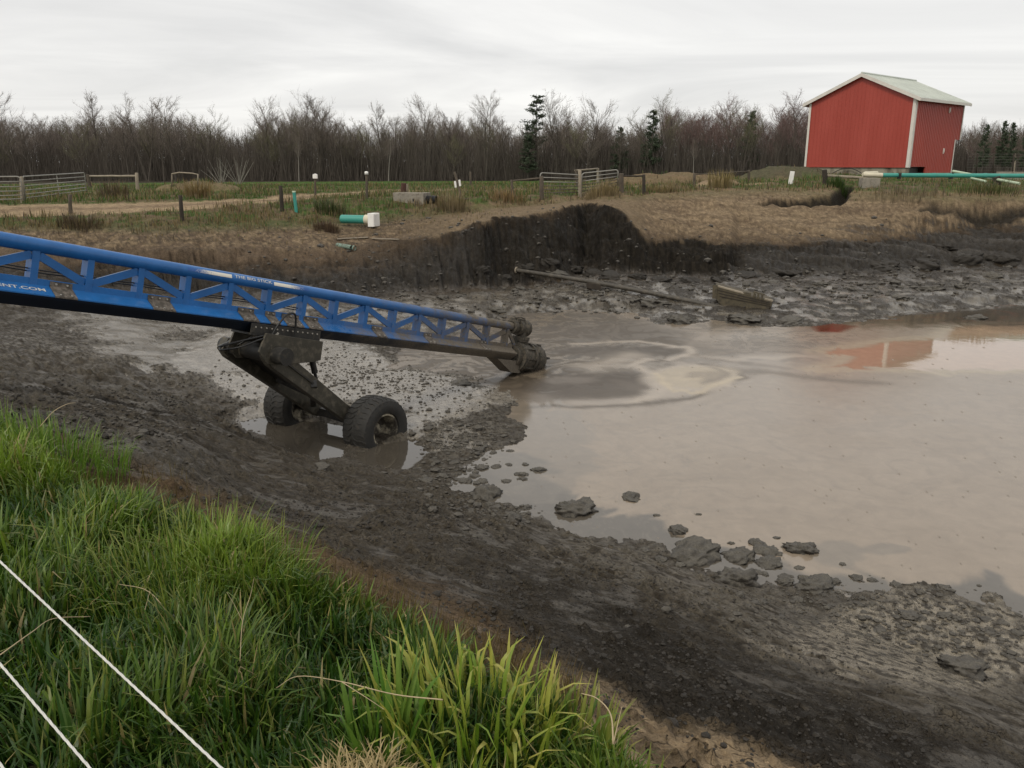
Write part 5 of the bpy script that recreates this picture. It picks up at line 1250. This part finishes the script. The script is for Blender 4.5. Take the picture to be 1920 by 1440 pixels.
def near_grass():
    N = 125000
    a = rng.uniform(math.radians(-52), math.radians(50), N); rm = np.interp(a, az, c_r)
    q = rng.uniform(0, 1, N); r = .55 + (rm * 1.06 + .05 - .55) * q ** .72
    x = np.sin(a) * r; y = np.cos(a) * r
    cl = fbm(x * 1.1, y * 1.1, 3, 301); c2 = fbm(x * 3.2, y * 3.2, 3, 311); c3 = fbm(x * 9, y * 9, 2, 321)
    edge = (rm - r) / rm
    keep = rng.uniform(0, 1, N) < (.35 + .65 * sstep(-.02, .10, edge + .06 * c2)) * (.55 + .9 * sstep(-.5, .3, c2 + .5 * c3))
    # bare earth shows to the lower right
    x, y, r, cl, c2, c3, edge, a = [v[keep] for v in (x, y, r, cl, c2, c3, edge, a)]
    N = len(x); z, _ = ground_np(x, y); px, py = proj(x, y, z + .2)
    h = (.18 + .11 * sstep(-.4, .5, cl) + .10 * c2) * rng.uniform(.55, 1.25, N) * np.interp(edge, [-.06, .0, .08], [.45, .75, 1.0])
    h *= np.interp(np.degrees(a), [0, 12, 30], [1, .85, .6]) * np.interp(r, [.5, 1.6, 2.5], [.62, .8, 1])
    w = rng.uniform(.0045, .0125, N) * np.interp(r, [1, 4], [1.0, 1.25])
    lean = np.abs(rng.normal(.72, .5, N)) + .1; ang = 2 * np.pi * fbm(x * 2.0, y * 2.0, 2, 331) * 1.3 + rng.normal(.6, 1.1, N)
    fold = np.where(rng.uniform(0, 1, N) < .22, rng.uniform(.5, 1.7, N), 0)
    sun_brt = np.exp(-((px - 60) / 170) ** 2 - ((py - 830) / 70) ** 2) + np.exp(-((px - 360) / 190) ** 2 - ((py - 1020) / 60) ** 2)  # two sunlit clumps painted in as lighter, yellower grass
    hue = np.clip(.20 + .6 * cl + .45 * c2 + .75 * sun_brt - .12 * sstep(1080, 1350, py) + rng.normal(0, .24, N), 0, 1)[:, None]
    dk, lt = C(.028, .070, .011), C(.18, .26, .038)
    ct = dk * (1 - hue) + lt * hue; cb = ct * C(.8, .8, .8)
    dry = rng.uniform(0, 1, N) < .035 + .05 * (hue[:, 0] > .7)
    ct[dry] = C(.30, .24, .11) * rng.uniform(.7, 1.2, (dry.sum(), 1)); cb[dry] = ct[dry] * .8
    tip = (rng.uniform(0, 1, N) < .16) & ~dry; ct[tip] = ct[tip] * .5 + C(.22, .20, .06) * .6
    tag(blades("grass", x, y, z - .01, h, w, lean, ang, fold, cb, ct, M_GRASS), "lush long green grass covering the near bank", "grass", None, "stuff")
near_grass()
def tuft(px, py, n, hh, ww, spread, cols, label, name, cat, zb=0.0, lean_=.35, kind=None, foldp=.35):
    g = hit(px, py, .5); N = n; rad = spread * np.sqrt(rng.uniform(0, 1, N)); aa = rng.uniform(0, 2 * np.pi, N)
    x = g.x + rad * np.cos(aa); y = g.y + rad * np.sin(aa); z, _ = ground_np(x, y)
    h = hh * rng.uniform(.5, 1.15, N); w = ww * rng.uniform(.6, 1.2, N); lean = np.abs(rng.normal(lean_, .25, N)) + rad / spread * .25
    ang = aa + rng.normal(0, .7 if cat != 'straw' else 2.5, N); fold = np.where(rng.uniform(0, 1, N) < foldp, rng.uniform(.6, 2.0, N), 0)
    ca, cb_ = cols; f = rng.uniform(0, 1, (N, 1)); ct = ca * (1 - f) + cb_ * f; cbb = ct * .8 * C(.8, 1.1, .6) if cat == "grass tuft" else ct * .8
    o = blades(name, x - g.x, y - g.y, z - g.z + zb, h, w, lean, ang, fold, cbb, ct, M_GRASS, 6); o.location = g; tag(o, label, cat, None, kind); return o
tuft(890, 1450, 260, .31, .0155, .24, (C(.15, .24, .03), C(.44, .38, .10)), "bright broad bladed grass tuft with yellowed tips at the bottom edge", "grass_tuft", "grass tuft")  # blades coloured lighter and yellower to stand in for sun
tuft(1070, 1430, 150, .25, .0125, .15, (C(.10, .17, .03), C(.40, .33, .12)), "yellow tipped grass tuft right of the broad bladed tuft", "grass_tuft", "grass tuft")
tuft(740, 1460, 80, .33, .016, .12, (C(.09, .18, .03), C(.16, .22, .05)), "tall upright green tuft left of the broad bladed tuft", "grass_tuft", "grass tuft", lean_=.2, foldp=.1)
tuft(680, 1590, 520, .13, .0045, .095, (C(.48, .37, .19), C(.33, .25, .12)), "matted clump of dead straw among the grass at the bottom edge", "straw_clump", "straw", zb=.13, lean_=1.3)
tuft(380, 1120, 900, .30, .006, .42, (C(.06, .13, .02), C(.26, .26, .07)), "raised sunlit grass hummock with pale tips in mid bank", "grass_tuft", "grass tuft", foldp=.4)  # pale blades carry the hummock's sunlight in their colour
tuft(70, 850, 900, .30, .007, .55, (C(.10, .19, .03), C(.20, .25, .06)), "yellow green grass tuft at the left edge of the bank", "grass_tuft", "grass tuft")
def stalk(pts, r, label):
    p = [at_D(a, b, d) for a, b, d in pts]; q = []; p = [p[0] * 2 - p[1]] + p + [p[-1] * 2 - p[-2]]
    for i in range(1, len(p) - 2):
        for k in range(6):
            t = k / 6; q.append(.5 * ((2 * p[i]) + (p[i + 1] - p[i - 1]) * t + (2 * p[i - 1] - 5 * p[i] + 4 * p[i + 1] - p[i + 2]) * t * t + (3 * p[i] - p[i - 1] - 3 * p[i + 1] + p[i + 2]) * t ** 3))
    q.append(p[-2]); m = MB(); m.tube(q, [r * .45 * (1 - .6 * k / len(q)) for k in range(len(q))], 5); return m, label
M_STALK = paint("dry_stalk", (.38, .30, .18), .7, .25, 20)
for pts, r, lb, side in (([(75, 800, 4.6), (100, 772, 4.6), (125, 758, 4.65), (142, 755, 4.7)], .006, "dry stalk arching over the mud at the left", None), ([(830, 1312, 2.05), (740, 1302, 2.1), (640, 1278, 2.15), (560, 1268, 2.2), (518, 1290, 2.2)], .0042, "long dry stalk lying over the grass above the bottom tuft", [(640, 1278, 2.15), (690, 1310, 2.1), (720, 1330, 2.0)]), ([(1150, 1395, 1.75), (1145, 1340, 1.78), (1120, 1310, 1.8), (1090, 1300, 1.82)], .005, "pale curled dead leaf at the edge of the bare soil", [(1150, 1395, 1.75), (1160, 1350, 1.75), (1166, 1325, 1.75)]), ([(0, 1228, 2.0), (60, 1185, 2.1), (100, 1160, 2.2), (170, 1156, 2.25)], .0035, "thin bent straw crossing behind the rope at the left", None), ([(450, 1240, 2.4), (455, 1165, 2.45), (470, 1115, 2.5), (476, 1085, 2.5)], .003, "upright thin straw in the middle of the grass", [(455, 1165, 2.45), (440, 1135, 2.45), (425, 1110, 2.45)]), ([(330, 1170, 2.7), (280, 1110, 2.75), (222, 1095, 2.8)], .004, "fallen straw crossing a thinner one on the grass hummock", [(270, 1150, 2.7), (282, 1105, 2.75)])):
    m, _ = stalk(pts, r, lb)
    if side: m2, _ = stalk(side, r * .7, lb); m.add(m2.v, m2.f)
    tag(m.build("dry_stalk", M_STALK, None, True), lb, "stalk")
# straw litter along the edge of the grass
def litter():
    N = 5200; a = rng.uniform(math.radians(-30), math.radians(5), N); rm = np.interp(a, az, c_r); bR = np.interp(a, az, b_r)
    r = rm + (bR - rm) * np.abs(rng.normal(.03, .05, N)); x = np.sin(a) * r; y = np.cos(a) * r; z, _ = ground_np(x, y)
    h = rng.uniform(.05, .18, N); w = rng.uniform(.002, .004, N); lean = rng.uniform(1.1, 1.5, N); ang = rng.normal(-.9, .9, N)
    f = rng.uniform(0, 1, (N, 1)); ct = C(.20, .145, .075) * f + C(.075, .05, .03) * (1 - f)
    tag(blades("straw_litter", x, y, z + .008, h, w, lean, ang, np.zeros(N), ct, ct, M_GRASS, 2, 0.1), "flattened brown straw lying between grass and mud", "straw", None, "stuff")
litter()
# tufts on the far bank and the field
def far_grass():
    N = 300000
    a = rng.uniform(math.radians(-40), math.radians(42), N); r = np.exp(rng.uniform(math.log(33), math.log(122), N)); x = np.sin(a) * r; y = np.cos(a) * r
    z, k = ground_np(x, y); c1 = fbm(x * .35, y * .35, 3, 401); c2 = fbm(x * 1.3, y * 1.3, 3, 411)
    trk = ldist(TRACK, x, y) < np.interp(x, [-30, -10, 0, 20], [1.7, 1.45, .95, .8]) + .25 * c2
    pr = np.maximum(sstep(8.75, 9.2, k + .25 * c2), .22 * sstep(8.1, 8.5, k + .3 * c2) * (x < 0)) * sstep(-.55, .25, c2 + .6 * c1) * np.interp(r, [45, 70, 120], [1, .8, .45])
    ph, _ = proj(x, y, z); pr *= np.where((k < 9.15) & (ph > 1180), .25, 1)
    for HPx, HPy, Yd, w_, d_ in ((1245, 345, 62, 4.6, 3.0), (1465, 335, 64, 3.6, 2.6)):
        p = at_Y(HPx, HPy, Yd); pr *= np.where(((x - p.x) / w_) ** 2 + ((y - p.y) / d_) ** 2 < .8, .12, 1)
    bx, by = x - O.x, y - O.y; ins = (bx * ea.x + by * ea.y > -.3) & (bx * ea.x + by * ea.y < LA + .3) & (bx * eb.x + by * eb.y > -.3) & (bx * eb.x + by * eb.y < LBb)
    keep = (rng.uniform(0, 1, N) < pr) & ~trk & ~ins & (sdist(HOLE, x, y) > .1) & (sdist(CUT2, x, y) > .1); x, y, z, k, c1, c2, r = [v[keep] for v in (x, y, z, k, c1, c2, r)]; N = len(x)
    dryp = np.clip(np.interp(k, [8.8, 9.3, 10, 10.6, 11.2, 12], [.92, .72, .38, .3, .2, .03]) + .5 * c1 - .1 * c2, .02, 1); dry = rng.uniform(0, 1, N) < dryp
    h = np.where(dry, rng.uniform(.12, .42, N), rng.uniform(.10, .28, N)) * (.7 + .6 * sstep(-.3, .5, c2 + c1)); h *= np.interp(k, [8.8, 9.4], [.45, 1]) * np.interp(r, [50, 80, 120], [1, .75, .6])
    w = rng.uniform(.02, .045, N) * np.interp(r, [40, 120], [.8, 2.2]); lean = np.abs(rng.normal(.4, .3, N)); ang = rng.uniform(0, 6.28, N)
    f = rng.uniform(0, 1, (N, 1)); g_ = C(.040, .085, .018) * (1 - f) + C(.105, .165, .036) * f; d_ = C(.14, .10, .058) * (1 - f) + C(.30, .22, .12) * f
    ct = np.where(dry[:, None], d_, g_); ct = np.where((dry & (rng.uniform(0, 1, N) < .3))[:, None], C(.075, .05, .035), ct)
    for sel, nm, lb in ((~dry, "field_grass", "green grass in tufts over the far bank and field"), (dry, "dry_grass", "tan dead grass and weeds over the far bank")):
        tag(blades(nm, x[sel], y[sel], z[sel] - .02, h[sel], w[sel], lean[sel], ang[sel], np.zeros(sel.sum()), ct[sel] * .8, ct[sel], M_GRASS, 2), lb, "grass", None, "stuff")
far_grass()
# brush clumps that stand out on the far bank
def brush(px, py, hpx, wpx, label, col, n=260):
    g = hit(px, py); D = g.y; hh, sp = hpx / F * D, wpx / F * D / 2; N = n
    rad = sp * np.sqrt(rng.uniform(0, 1, N)); aa = rng.uniform(0, 6.28, N); x = rad * np.cos(aa); y = rad * np.sin(aa) * .6; z, _ = ground_np(x + g.x, y + g.y)
    f = rng.uniform(.5, 1.3, (N, 1)); ct = np.array(col) * f
    o = blades("brush_clump", x, y, z - g.z, hh * rng.uniform(.5, 1.1, N), rng.uniform(.015, .035, N), np.abs(rng.normal(.3, .25, N)), aa + rng.normal(0, .6, N), np.where(rng.uniform(0, 1, N) < .3, 1.0, 0), ct * .7, ct, M_GRASS, 3); o.location = g; tag(o, label, "brush")
for b_ in ((370, 372, 36, 60, "tall tan brush clump behind the track below the pipe hoop", (.25, .17, .09)), (150, 428, 30, 80, "brown tangled brush around the left grey post", (.13, .095, .065)), (215, 372, 36, 60, "brownish brush in front of the silver timber rail", (.15, .11, .075)), (612, 432, 20, 50, "low reddish brush left of the capped teal pipe", (.13, .085, .06)), (1130, 366, 26, 60, "straw coloured brush in front of the right centre gate", (.28, .21, .12)), (1350, 352, 34, 46, "tall straw clump between the two dirt heaps", (.30, .23, .12)), (1700, 368, 26, 130, "grey brown weeds below the long teal pipe", (.20, .155, .11)), (850, 395, 40, 60, "pale dry weeds at the foot of the leaning tagged post", (.25, .19, .12)), (620, 400, 26, 60, "dense low brush right of the upright teal pipe", (.07, .085, .035)), (950, 378, 24, 70, "orange tan grass left of the centre gates", (.27, .18, .10)), (1240, 362, 16, 60, "tan grass at the foot of the left dirt heap", (.24, .18, .10)), (1570, 350, 22, 40, "green weeds beside the dark ditch below the barn", (.05, .085, .02)), (1855, 362, 24, 110, "green and tan weeds below the pipes at the right edge", (.10, .11, .045))):
    brush(*b_)

# ------------------------------------------------------------------ trees
M_BARK = paint("bark", (.074, .062, .050), .95, .3, 1.2, .2, .02, obj=False)
M_TWIG = paint("twigs", (.150, .122, .102), .95, .3, .5, .1, obj=False)
M_TWIGR = paint("reddish_twigs", (.14, .088, .078), .95, .3, .5, .1, obj=False)
M_TWIGG = paint("budding_twigs", (.14, .13, .075), .95, .3, .5, .1, obj=False)
M_NEED = paint("needles", (.042, .058, .030), .8, .4, 1.5, .1, obj=False)
M_BIRCH = paint("pale_bark", (.24, .22, .19), .9, .25, 2, .1, obj=False)
def seg_mesh(name, segs, n, mat_):
    """segs: (a, b, ra, rb) straight tapered pieces"""
    A = np.array([s[0] for s in segs]); B = np.array([s[1] for s in segs]); ra = np.array([s[2] for s in segs]); rb = np.array([s[3] for s in segs])
    d = B - A; d /= np.linalg.norm(d, axis=1)[:, None] + 1e-9; ref = np.where(np.abs(d[:, 2:3]) > .9, [[1., 0, 0]], [[0, 0, 1.]])
    x = np.cross(d, ref); x /= np.linalg.norm(x, axis=1)[:, None]; y = np.cross(d, x); th = np.arange(n) * 2 * np.pi / n
    ring = x[:, None] * np.cos(th)[None, :, None] + y[:, None] * np.sin(th)[None, :, None]
    V = np.concatenate([A[:, None] + ring * ra[:, None, None], B[:, None] + ring * rb[:, None, None]], 1)
    k = np.arange(n); q = np.stack([k, (k + 1) % n, (k + 1) % n + n, k + n], -1)
    Qd = (np.arange(len(segs))[:, None, None] * 2 * n + q[None]).reshape(-1, 4)
    return V.reshape(-1, 3), Qd
def bare_tree(seed, hgt, crown0=.35, width=.30, forks=1, up=.75):
    rd = random.Random(seed); trunk = []; tw = []
    def vec(el, azm): return np.array((math.cos(el) * math.cos(azm), math.cos(el) * math.sin(azm), math.sin(el)))
    def grow(p, d, ln, r, lev, store):
        n = 4 if lev == 0 else 3; q = np.array(p)
        pts = [q]
        for i in range(n):
            d = d + np.array((rd.gauss(0, .10), rd.gauss(0, .10), .06 if lev else .02)) * (1.0 if lev else .6); d = d / np.linalg.norm(d); q = q + d * ln / n; pts.append(q)
            r0 = r * (1 - .8 * i / n); r1 = r * (1 - .8 * (i + 1) / n); store.append((pts[-2], q, max(r0, .014), max(r1, .011)))
        return pts, d
    base_r = hgt * .011 + .04
    stems = []
    for s in range(forks):
        d0 = np.array((rd.gauss(0, .04 + .10 * (forks > 1)), rd.gauss(0, .04 + .10 * (forks > 1)), 1.0)); d0 /= np.linalg.norm(d0)
        pts, _ = grow((rd.gauss(0, .12) * (forks > 1), rd.gauss(0, .12) * (forks > 1), -.2), d0, hgt * rd.uniform(.9, 1.0) * .93, base_r * (1 if forks == 1 else .75), 0, trunk); stems.append(pts)
    nl = int(17 / forks) + 2
    for pts in stems:
        for i in range(nl):
            t = crown0 + (1 - crown0) * (i + rd.random()) / nl; f = t * 4; k = min(int(f), 3); p = pts[k] * (1 - f + k) + pts[k + 1] * (f - k)
            ln = hgt * width * (1.05 - .75 * t) * rd.uniform(.7, 1.2) + hgt * .04; el = rd.uniform(up - .25, up + .3)
            a = rd.uniform(0, 6.28); sub, d = grow(p, vec(el, a), ln, base_r * .26 * (1.2 - t), 1, trunk)
            for j in range(6):
                g = (j + 1) / 6.2; f2 = g * 3; k2 = min(int(f2), 2); p2 = sub[k2] * (1 - f2 + k2) + sub[k2 + 1] * (f2 - k2)
                s2, d2 = grow(p2, vec(rd.uniform(.3, 1.2), a + rd.uniform(-1.4, 1.4)), ln * rd.uniform(.3, .55), .022, 2, tw)
                for m_ in range(9):
                    p3 = s2[rd.randint(1, 3)]; e3 = p3 + vec(rd.uniform(.1, 1.4), a + rd.uniform(-2, 2)) * ln * rd.uniform(.14, .34); tw.append((p3, e3, .011, .006))
    return trunk, tw
def pine_tree(seed, hgt, sparse=False):
    rd = random.Random(seed); trunk = [(np.array((0, 0, -.2)), np.array((.05, 0, hgt * .5)), hgt * .016, hgt * .010), (np.array((.05, 0, hgt * .5)), np.array((0, 0, hgt)), hgt * .010, .02)]; V = []; T = []
    nw = 17 if not sparse else 11; st = .22 if not sparse else .40
    for i in range(nw):
        t = st + (1 - st) * i / nw
        for j in range(rd.randint(4, 6)):
            a = rd.uniform(0, 6.28); ln = hgt * (.23 if not sparse else .27) * (1.12 - t) ** (.8) * rd.uniform(.55, 1.15) + .15; z = hgt * t + rd.uniform(-.3, .3); el = rd.uniform(-.05, .4)
            b = np.array((math.cos(a) * math.cos(el), math.sin(a) * math.cos(el), math.sin(el))); p0 = np.array((0, 0, z)); trunk.append((p0, p0 + b * ln, .035, .012))
            for k in range(int(46 * ln / 1.5) + 8):
                s = rd.uniform(.25, 1.05); c = p0 + b * ln * s + np.array((rd.gauss(0, .16), rd.gauss(0, .16), rd.gauss(.04, .10))) * (.6 + ln * .25)
                dr = np.array((rd.gauss(0, 1), rd.gauss(0, 1), rd.gauss(.25, .6))); dr /= np.linalg.norm(dr); sd = np.cross(dr, (rd.gauss(0, 1), rd.gauss(0, 1), rd.gauss(0, 1))); sd /= np.linalg.norm(sd) + 1e-9; L = rd.uniform(.2, .42)
                n = len(V); V += [c - sd * .09, c + sd * .09, c + dr * L]; T.append((n, n + 1, n + 2))
    return trunk, np.array(V), np.array(T)
protos = []
def mk(name, V, q=None, t=None, m_=None):
    o = np_mesh(name, V, quads=q, tris=t, mat=m_, smooth=False); COL.objects.unlink(o); return o
RAW = []
for i, (hg, c0, wd, fk, up_) in enumerate(((14, .36, .40, 1, .85), (14, .34, .44, 1, .75), (14, .42, .36, 2, .9), (14, .30, .44, 1, .7), (14, .48, .42, 1, .8), (14, .32, .36, 3, .95), (14, .50, .28, 1, .95), (14, .34, .48, 2, .7), (14, .38, .38, 1, .9), (14, .28, .40, 2, .8))):
    tr, tw_ = bare_tree(100 + i, hg, c0, wd, fk, up_)
    tv, tq = seg_mesh("t", tr, 5, None); vv, vq = seg_mesh("t", tw_, 3, None)
    tm = [M_TWIG, M_TWIG, M_TWIG, M_TWIGR, M_TWIG, M_TWIGG, M_TWIG, M_TWIG, M_TWIGR, M_TWIGG][i]
    protos.append((mk("trunk", tv, tq, None, M_BARK), mk("crown", vv, vq, None, tm), 14.0)); RAW.append((tv, tq, vv, vq))
pines = []
for i, (hg, sp_) in enumerate(((12, False), (14, True), (11, False))):
    tr, nv, ntr = pine_tree(300 + i, hg, sp_); tv, tq = seg_mesh("t", tr, 6, None)
    pines.append((mk("trunk", tv, tq, None, M_BARK), mk("crown", nv, None, ntr, M_NEED), float(hg)))
def plant(proto, px, top, Yd, label, group, name="bare_tree", cat="tree", rz=None, sx=1.0, bark=None):
    p = at_Y(px, 330, Yd); z = ground(p.x, p.y); hgt = at_Y(px, top, Yd).z - z; s = hgt / proto[2]
    e_ = empty(name, (p.x, p.y, z), label, cat, group); e_.rotation_euler = (0, 0, random.uniform(0, 6.28) if rz is None else rz); e_.scale = (s * sx, s * sx, s)
    for q in proto[:2]:
        c = q.copy(); COL.objects.link(c); c.parent = e_
        if bark and q is proto[0]: c.material_slots[0].link = 'OBJECT'; c.material_slots[0].material = bark
    return e_
GRP = "bare trees along the edge of the wood"
fill = "leafless grey brown tree in the crowded front of the wood behind the field"
named = [(8, 172, 1, "old bare tree with yellowish twigs at the left edge of the picture"), (190, 176, 6, "thin tall bare tree rising alone above the left wood"), (278, 180, 2, "broad forked bare tree above the silver timber rail"), (330, 188, 0, "bare tree with dark straight trunk right of the broad forked tree"), (398, 203, 9, "bare tree with olive buds left of the low gap in the wood"), (508, 188, 4, "pale slender bare tree right of the low gap in the wood"), (568, 180, 7, "wide dome shaped bare tree above the white box post"), (602, 186, 0, "bare tree crowded against the wide dome shaped one"), (722, 198, 6, "bare tree with pale leaning trunk above the capped teal pipe"), (794, 184, 1, "full round bare tree above the concrete box"), (912, 176, 2, "tall bare tree with broken side stem above the leaning tagged post"), (1046, 176, 4, "tall open bare tree just right of the pine"), (1102, 190, 7, "round twin stemmed bare tree above the right centre gate"), (1252, 177, 5, "multi stemmed reddish bare tree right of the spruce"), (1370, 175, 3, "wide reddish bare tree halfway between spruce and barn"), (1490, 172, 8, "reddish bare tree touching the left edge of the barn")]
for px, top, i, lb in named: plant(protos[i], px, top, 150 + random.uniform(-3, 3), lb, None)
plant(pines[1], 1005, 176, 149, "tall dark pine with open layered branches, highest evergreen of the wood", None, "pine_tree")
plant(pines[0], 1220, 203, 150, "pointed dark spruce standing left of the brown dirt heap", None, "pine_tree", sx=.8)
plant(pines[2], 1160, 236, 149, "short rounded evergreen left of the spruce", None, "pine_tree", sx=.9)
plant(pines[2], 1402, 205, 156, "evergreen top half hidden among reddish trees left of the barn", None, "pine_tree", sx=.7)
plant(pines[0], 990, 250, 147, "low dark evergreen bush under the tall pine", None, "pine_tree", sx=1.1)
for k in range(14): plant(protos[random.choice((3, 8, 1))], 1822 + 9 * k, 232 + random.uniform(-6, 14), random.uniform(122, 130), fill, GRP)
for px, top, lb in ((1838, 231, "evergreen nearest the barn's right wall"), (1872, 224, "tallest evergreen right of the barn"), (1888, 227, "evergreen just right of the tallest one behind the barn"), (1916, 230, "evergreen at the right edge of the picture")): plant(pines[random.choice((0, 2))], px, top, 118 + random.uniform(-4, 4), lb, None, "pine_tree", sx=.6)
tops_x = [0, 60, 120, 190, 240, 280, 330, 400, 440, 470, 510, 570, 640, 690, 720, 790, 840, 880, 910, 960, 1000, 1045, 1100, 1140, 1180, 1220, 1250, 1300, 1370, 1440, 1500, 1560, 1830, 1930]
tops_y = [200, 215, 206, 208, 200, 196, 204, 215, 240, 222, 206, 196, 212, 225, 215, 200, 208, 222, 205, 222, 215, 206, 208, 222, 216, 218, 186, 186, 184, 195, 188, 190, 232, 228]
def gtop(px): return float(np.interp(px, tops_x, tops_y))
for k in range(170):
    px = -60 + 2040 * (k + random.random()) / 170
    Yd = random.uniform(147, 172); i = random.choice((0, 1, 2, 4, 5, 6, 7, 9) if px < 1230 else (3, 8, 3, 8, 0, 3, 5)); 
    plant(protos[i], px, gtop(px) + random.choice((6, 14, 20, 28, 36)) + random.uniform(-5, 12), Yd, fill, GRP)
for px, top in ((728, 258), (1300, 262), (560, 255)): plant(protos[6], px, top, 146.5, "pale barked young tree at the very edge of the wood, one of three", "pale barked young trees", bark=M_BIRCH, sx=.8)
# the mass of the wood behind, one piece
def wood_mass():
    V = []; Qs = []; nv = 0
    for k in range(500):
        px = random.uniform(-160, 2080); Yd = random.uniform(160, 230); tv, tq, vv, vq = RAW[random.randrange(10)]
        p = at_Y(px, 330, Yd); z = np.interp(math.atan2(p.x, p.y), az, zf) ; top = gtop(px) + random.uniform(12, 55); s = (at_Y(px, top, Yd).z - z) / 14; a = random.uniform(0, 6.28)
        Rm = np.array([[math.cos(a), -math.sin(a), 0], [math.sin(a), math.cos(a), 0], [0, 0, 1]])
        for v_, q_ in ((tv, tq), (vv, vq)): V.append(v_ @ Rm.T * s + [p.x, p.y, z]); Qs.append(q_ + nv); nv += len(v_)
    tag(np_mesh("far_wood", np.concatenate(V), quads=np.concatenate(Qs), mat=M_TWIG, smooth=False), "deep leafless wood behind the first row of trees", "wood", None, "stuff")
    segs = []
    for k in range(46000):
        px = random.uniform(-200, 2120); Yd = random.uniform(148, 190); p = at_Y(px, 330, Yd); z = float(np.interp(math.atan2(p.x, p.y), az, zf)); h = random.choice((2, 3, 4.5, 6, 7.5, 9)) * random.uniform(.7, 1.1)
        a = np.array((p.x, p.y, z - .3)); b = a + np.array((random.gauss(0, .16) * h, random.gauss(0, .16) * h, h)); r = random.uniform(.025, .05); m_ = a + (b - a) * .6; segs.append((a, m_, r, r * .7)); segs.append((m_, b, r * .7, .012))
        for j in range(2):
            t = random.uniform(.4, .85); s = a + (b - a) * t; segs.append((s, s + np.array((random.gauss(0, .3), random.gauss(0, .3), random.uniform(.2, .9))) * h * .22, .018, .008))
    v, q = seg_mesh("u", segs, 3, None)
    tag(np_mesh("undergrowth", v, quads=q, mat=M_BARK, smooth=False), "dark tangle of saplings and brush at the foot of the wood", "undergrowth", None, "stuff")
wood_mass()
for px, Yd in ((415, 139), (448, 139)):
    p = at_Y(px, 340, 112); segs = []; rd = random.Random(px); z = ground(p.x, p.y)
    for k in range(16): a = np.array((rd.gauss(0, .1), rd.gauss(0, .1), -.1)); b = np.array((rd.gauss(0, 1.0), rd.gauss(0, .6), rd.uniform(1.6, 3.6))); segs.append((a, b, .035, .012))
    v, q = seg_mesh("s", segs, 4, None); o = np_mesh("bare_shrub", v, quads=q, mat=M_BIRCH, smooth=False); o.location = (p.x, p.y, z); tag(o, ("left" if px < 430 else "right") + " one of two pale fan shaped bare shrubs at the wood's foot", "shrub")
